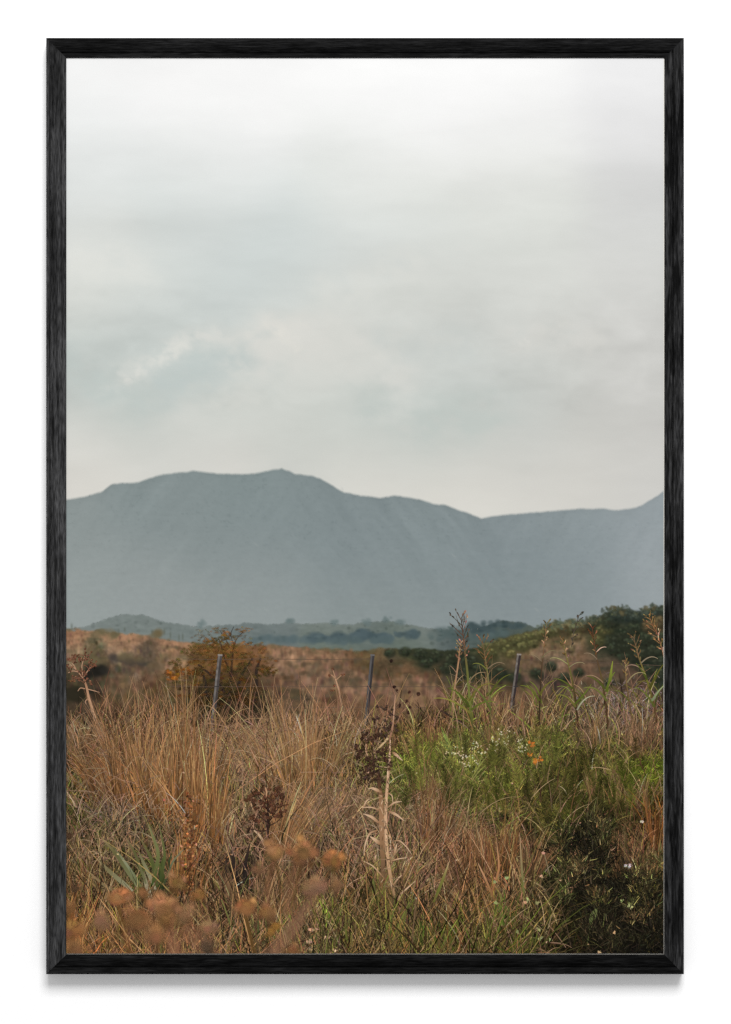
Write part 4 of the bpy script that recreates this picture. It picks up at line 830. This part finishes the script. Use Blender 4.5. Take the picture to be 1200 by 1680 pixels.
# ---- flowers and small bright heads
def flowers(name, label, pts, r, c, n, sp, z):
    k = Ink()
    for (x, y) in pts:
        px = x + G(0, sp, n); py = y + G(0, sp * .8, n)
        k.blobs(px, py, r * U(.7, 1.3, n), r * U(.6, 1.1, n), jit(c, n, .1, .04), z + U(0, .02, n), U(0, 3, n), False, 1.0, 7, .25)
    k.build(name, label)
flowers('printed_orange_flower', 'printed cluster of small orange flowers', [(868,1217),(873,1220),(875,1224)], 1.8, (180,112,50), 5, 1.6, .3)
flowers('printed_orange_flower', 'printed larger cluster of orange flowers under the first', [(868,1237),(872,1239),(878,1246),(877,1251),(883,1247),(888,1247),(880,1250)], 1.8, (186,114,48), 5, 1.6, .3)
flowers('printed_white_flowers', 'printed spray of tiny white flowers', [(738,1234),(750,1230),(778,1219),(784,1221),(802,1226),(809,1214),(811,1218),(830,1221),(824,1216),(861,1222),(862,1228),(852,1215),(835,1201),(821,1203),(762,1244),(768,1240),(790,1234),(797,1233),(814,1230),(780,1228),(764,1254),(770,1258),(774,1266),(781,1250),(852,1230),(745,1238),(758,1236)], 1.25, (190,178,142), 5, 3.4, .31)
flowers('printed_white_blossom', 'printed single white blossom on the dark shrub', [(1028,1420),(1032,1422),(1036,1421),(1033,1418)], 2.0, (212,204,192), 3, 1.2, .8)
flowers('printed_white_bud', 'printed small white bud above the dark shrub', [(1054,1347)], 2.2, (214,200,184), 3, 1.4, .8)
for q in [(511,1526),(515,1525),(536,1538),(506,1545),(510,1544),(508,1557),(547,1558)]: flowers('printed_cream_cap', None, [q], 2.6, (184,152,120), 4, 2.0, .9)
for q in [(U(115,1080), U(1250,1555)) for _ in range(70)]: flowers('printed_seed_head', None, [q], 1.4, (168,136,104), 1, 1, .88)
for q in [(866,1477),(883,1481),(832,1441),(812,1447),(888,1539),(850,1530),(815,1480),(1021,1477),(1034,1488),(903,1543),(884,1526),(1032,1484)]: flowers('printed_green_bud', None, [q], 2.3, (150,150,100), 3, 1.6, .86)
for q in [(861,1481),(1008,1530),(985,1562),(708,1565),(762,1562),(890,1438),(892,1400)]: flowers('printed_pink_bud', None, [q], 2.4, (206,158,128), 2, 1.0, .87)
bl = Ink(); bl.line([(964,1548),(966,1535),(969,1520),(970,1512),(973,1503),(977,1495),(981,1490)], (1.2, 1.2, 1.4, 7, 11, 8, 1), ((84,90,50),(96,104,60),(104,110,66)), .84, 14); bl.build('printed_broad_leaf', 'printed single broad green leaf against the dark shrub')

# ---- out-of-focus seed heads close to the lens
bk = Ink()
def bokeh(x, y, r, c, A=.8):
    c = (np.array(c) * .66 + np.array((152,116,90)) * .34) * np.array([.98, 1.04, 1.04]); n = 30
    a = U(0, 2 * PI, n); q = np.abs(G(0, .42, n)); px = x + np.cos(a) * q * r; py = y + np.sin(a) * q * r
    lit = 1.06 - .42 * (py - y) / r
    bk.blobs(px, py, r * U(.40, .70, n), r * U(.38, .66, n), jit(c, n, .08, .04) * lit[:, None], .955 + U(0, .03, n), 0., True, min(.92, A * .78), 20)
    m = 16; a = G(0, 1.1, m)                                         # blurred bristles round the head, and its stem
    for k in range(m):
        bk.line([(x + math.sin(a[k]) * r * .4, y - math.cos(a[k]) * r * .4), (x + math.sin(a[k]) * r * U(.9, 1.35), y - math.cos(a[k]) * r * U(.9, 1.35))], (3.5, 2), c * U(.9, 1.15), .99, 5, A * .3)
    dx = G(0, 10); bk.line([(x, y + r * .5), (x + dx * .5, y + r * 1.8), (x + dx, y + r * 3.6)], np.array((r * .42, r * .32, r * .3)), np.array((112,84,48)) * U(.85, 1.15), .953, 12, A * .5)
OR_ = (188,118,70)
for x, y, r, c, A in [(195,1472,19,(190,118,70),.8),(268,1486,24,(192,122,78),.85),(272,1510,18,(150,92,50),.5),(290,1448,16,(166,108,62),.7),(235,1465,13,(158,98,56),.55),(403,1488,20,(186,114,66),.8),(452,1396,20,(186,120,76),.8),(497,1398,22,(176,112,68),.7),(478,1397,14,(172,108,66),.5),(545,1411,18,(186,114,62),.85),
   (516,1455,22,(180,126,92),.6),(225,1508,28,(160,100,58),.6),(166,1512,20,(178,120,84),.6),(116,1528,22,(162,98,54),.7),(112,1490,16,(140,88,50),.5),(440,1497,20,(158,98,56),.6),(553,1452,16,(166,110,74),.45),(340,1524,18,(172,120,84),.5),(425,1428,14,(140,92,66),.5),(325,1470,13,(170,106,52),.55),(300,1505,20,(160,110,74),.35),(452,1520,10,(190,122,50),.6),(445,1530,9,(190,124,52),.5),(255,1540,26,(150,98,60),.4),(480,1560,14,(160,100,60),.4),(122,1458,10,(76,52,36),.6),(113,1371,9,(72,48,36),.6),(340,1556,20,(78,60,48),.35),(540,1425,8,(110,76,48),.4),(125,1560,24,(150,96,56),.5)]:
    bk = Ink(); bokeh(x, y, r, c, A if A > .65 else A * .72); bk.build('printed_blurred_seed_head', None, THIN)
bk = Ink()
for pts, w, c, A in [(((275,1505),(280,1535),(292,1570)),(24,30,40),(178,124,92),.4),(((440,1575),(475,1530),(510,1480),(522,1450)),(40,32,26,18),(166,122,94),.36),(((300,1520),(330,1545),(350,1575)),(40,44,40),(170,118,86),.3),(((452,1400),(440,1440),(436,1500)),(16,14,12),(150,104,72),.3),(((545,1420),(530,1452),(520,1480)),(7,6,6),(96,72,42),.5),(((497,1400),(480,1450),(470,1500)),(30,36,36),(150,106,76),.3),(((403,1500),(410,1535),(420,1570)),(10,10,10),(120,88,48),.4),(((195,1488),(205,1530),(215,1570)),(10,14,14),(140,96,56),.35),(((116,1480),(118,1530),(116,1570)),(16,20,24),(148,94,54),.45)]:
    bk = Ink(); bk.line(pts, np.array(w, float), c, .952 + U(0, .003), 20, A); bk.build('printed_blurred_stem', None, THIN)

# ------------------------------------------------------------------ light, world, camera
def area(name, loc, target, sx, sy, power):
    L = bpy.data.lights.new(name, 'AREA'); L.shape = 'RECTANGLE'; L.size = sx; L.size_y = sy; L.energy = power
    o = bpy.data.objects.new(name, L); col.objects.link(o); o.location = loc
    from mathutils import Vector
    o.rotation_euler = (Vector(target) - Vector(loc)).to_track_quat('-Z', 'Y').to_euler(); return o
area('key_lamp', (1.2, -9.0, 7.6), (0, 0, 0), 5.0, 4.6, 1540)
wd = bpy.data.worlds.new('World'); scene.world = wd; wd.use_nodes = True
bgn = wd.node_tree.nodes['Background']; bgn.inputs['Color'].default_value = (1, 1, 1, 1); bgn.inputs['Strength'].default_value = .55

cam = bpy.data.cameras.new('camera'); co = bpy.data.objects.new('camera', cam); col.objects.link(co)
co.location = (0, -D, 0); co.rotation_euler = (PI / 2, 0, 0)
cam.sensor_fit = 'VERTICAL'; cam.angle = 2 * math.atan(840 * S / (D - .0215)); cam.clip_start = .1; cam.clip_end = 60
scene.camera = co
scene.view_settings.view_transform = 'Standard'; scene.view_settings.look = 'None'; scene.view_settings.exposure = 0; scene.view_settings.gamma = 1
scene.cycles.transparent_max_bounces = 64; scene.cycles.max_bounces = 4
scene.cycles.use_denoising = False
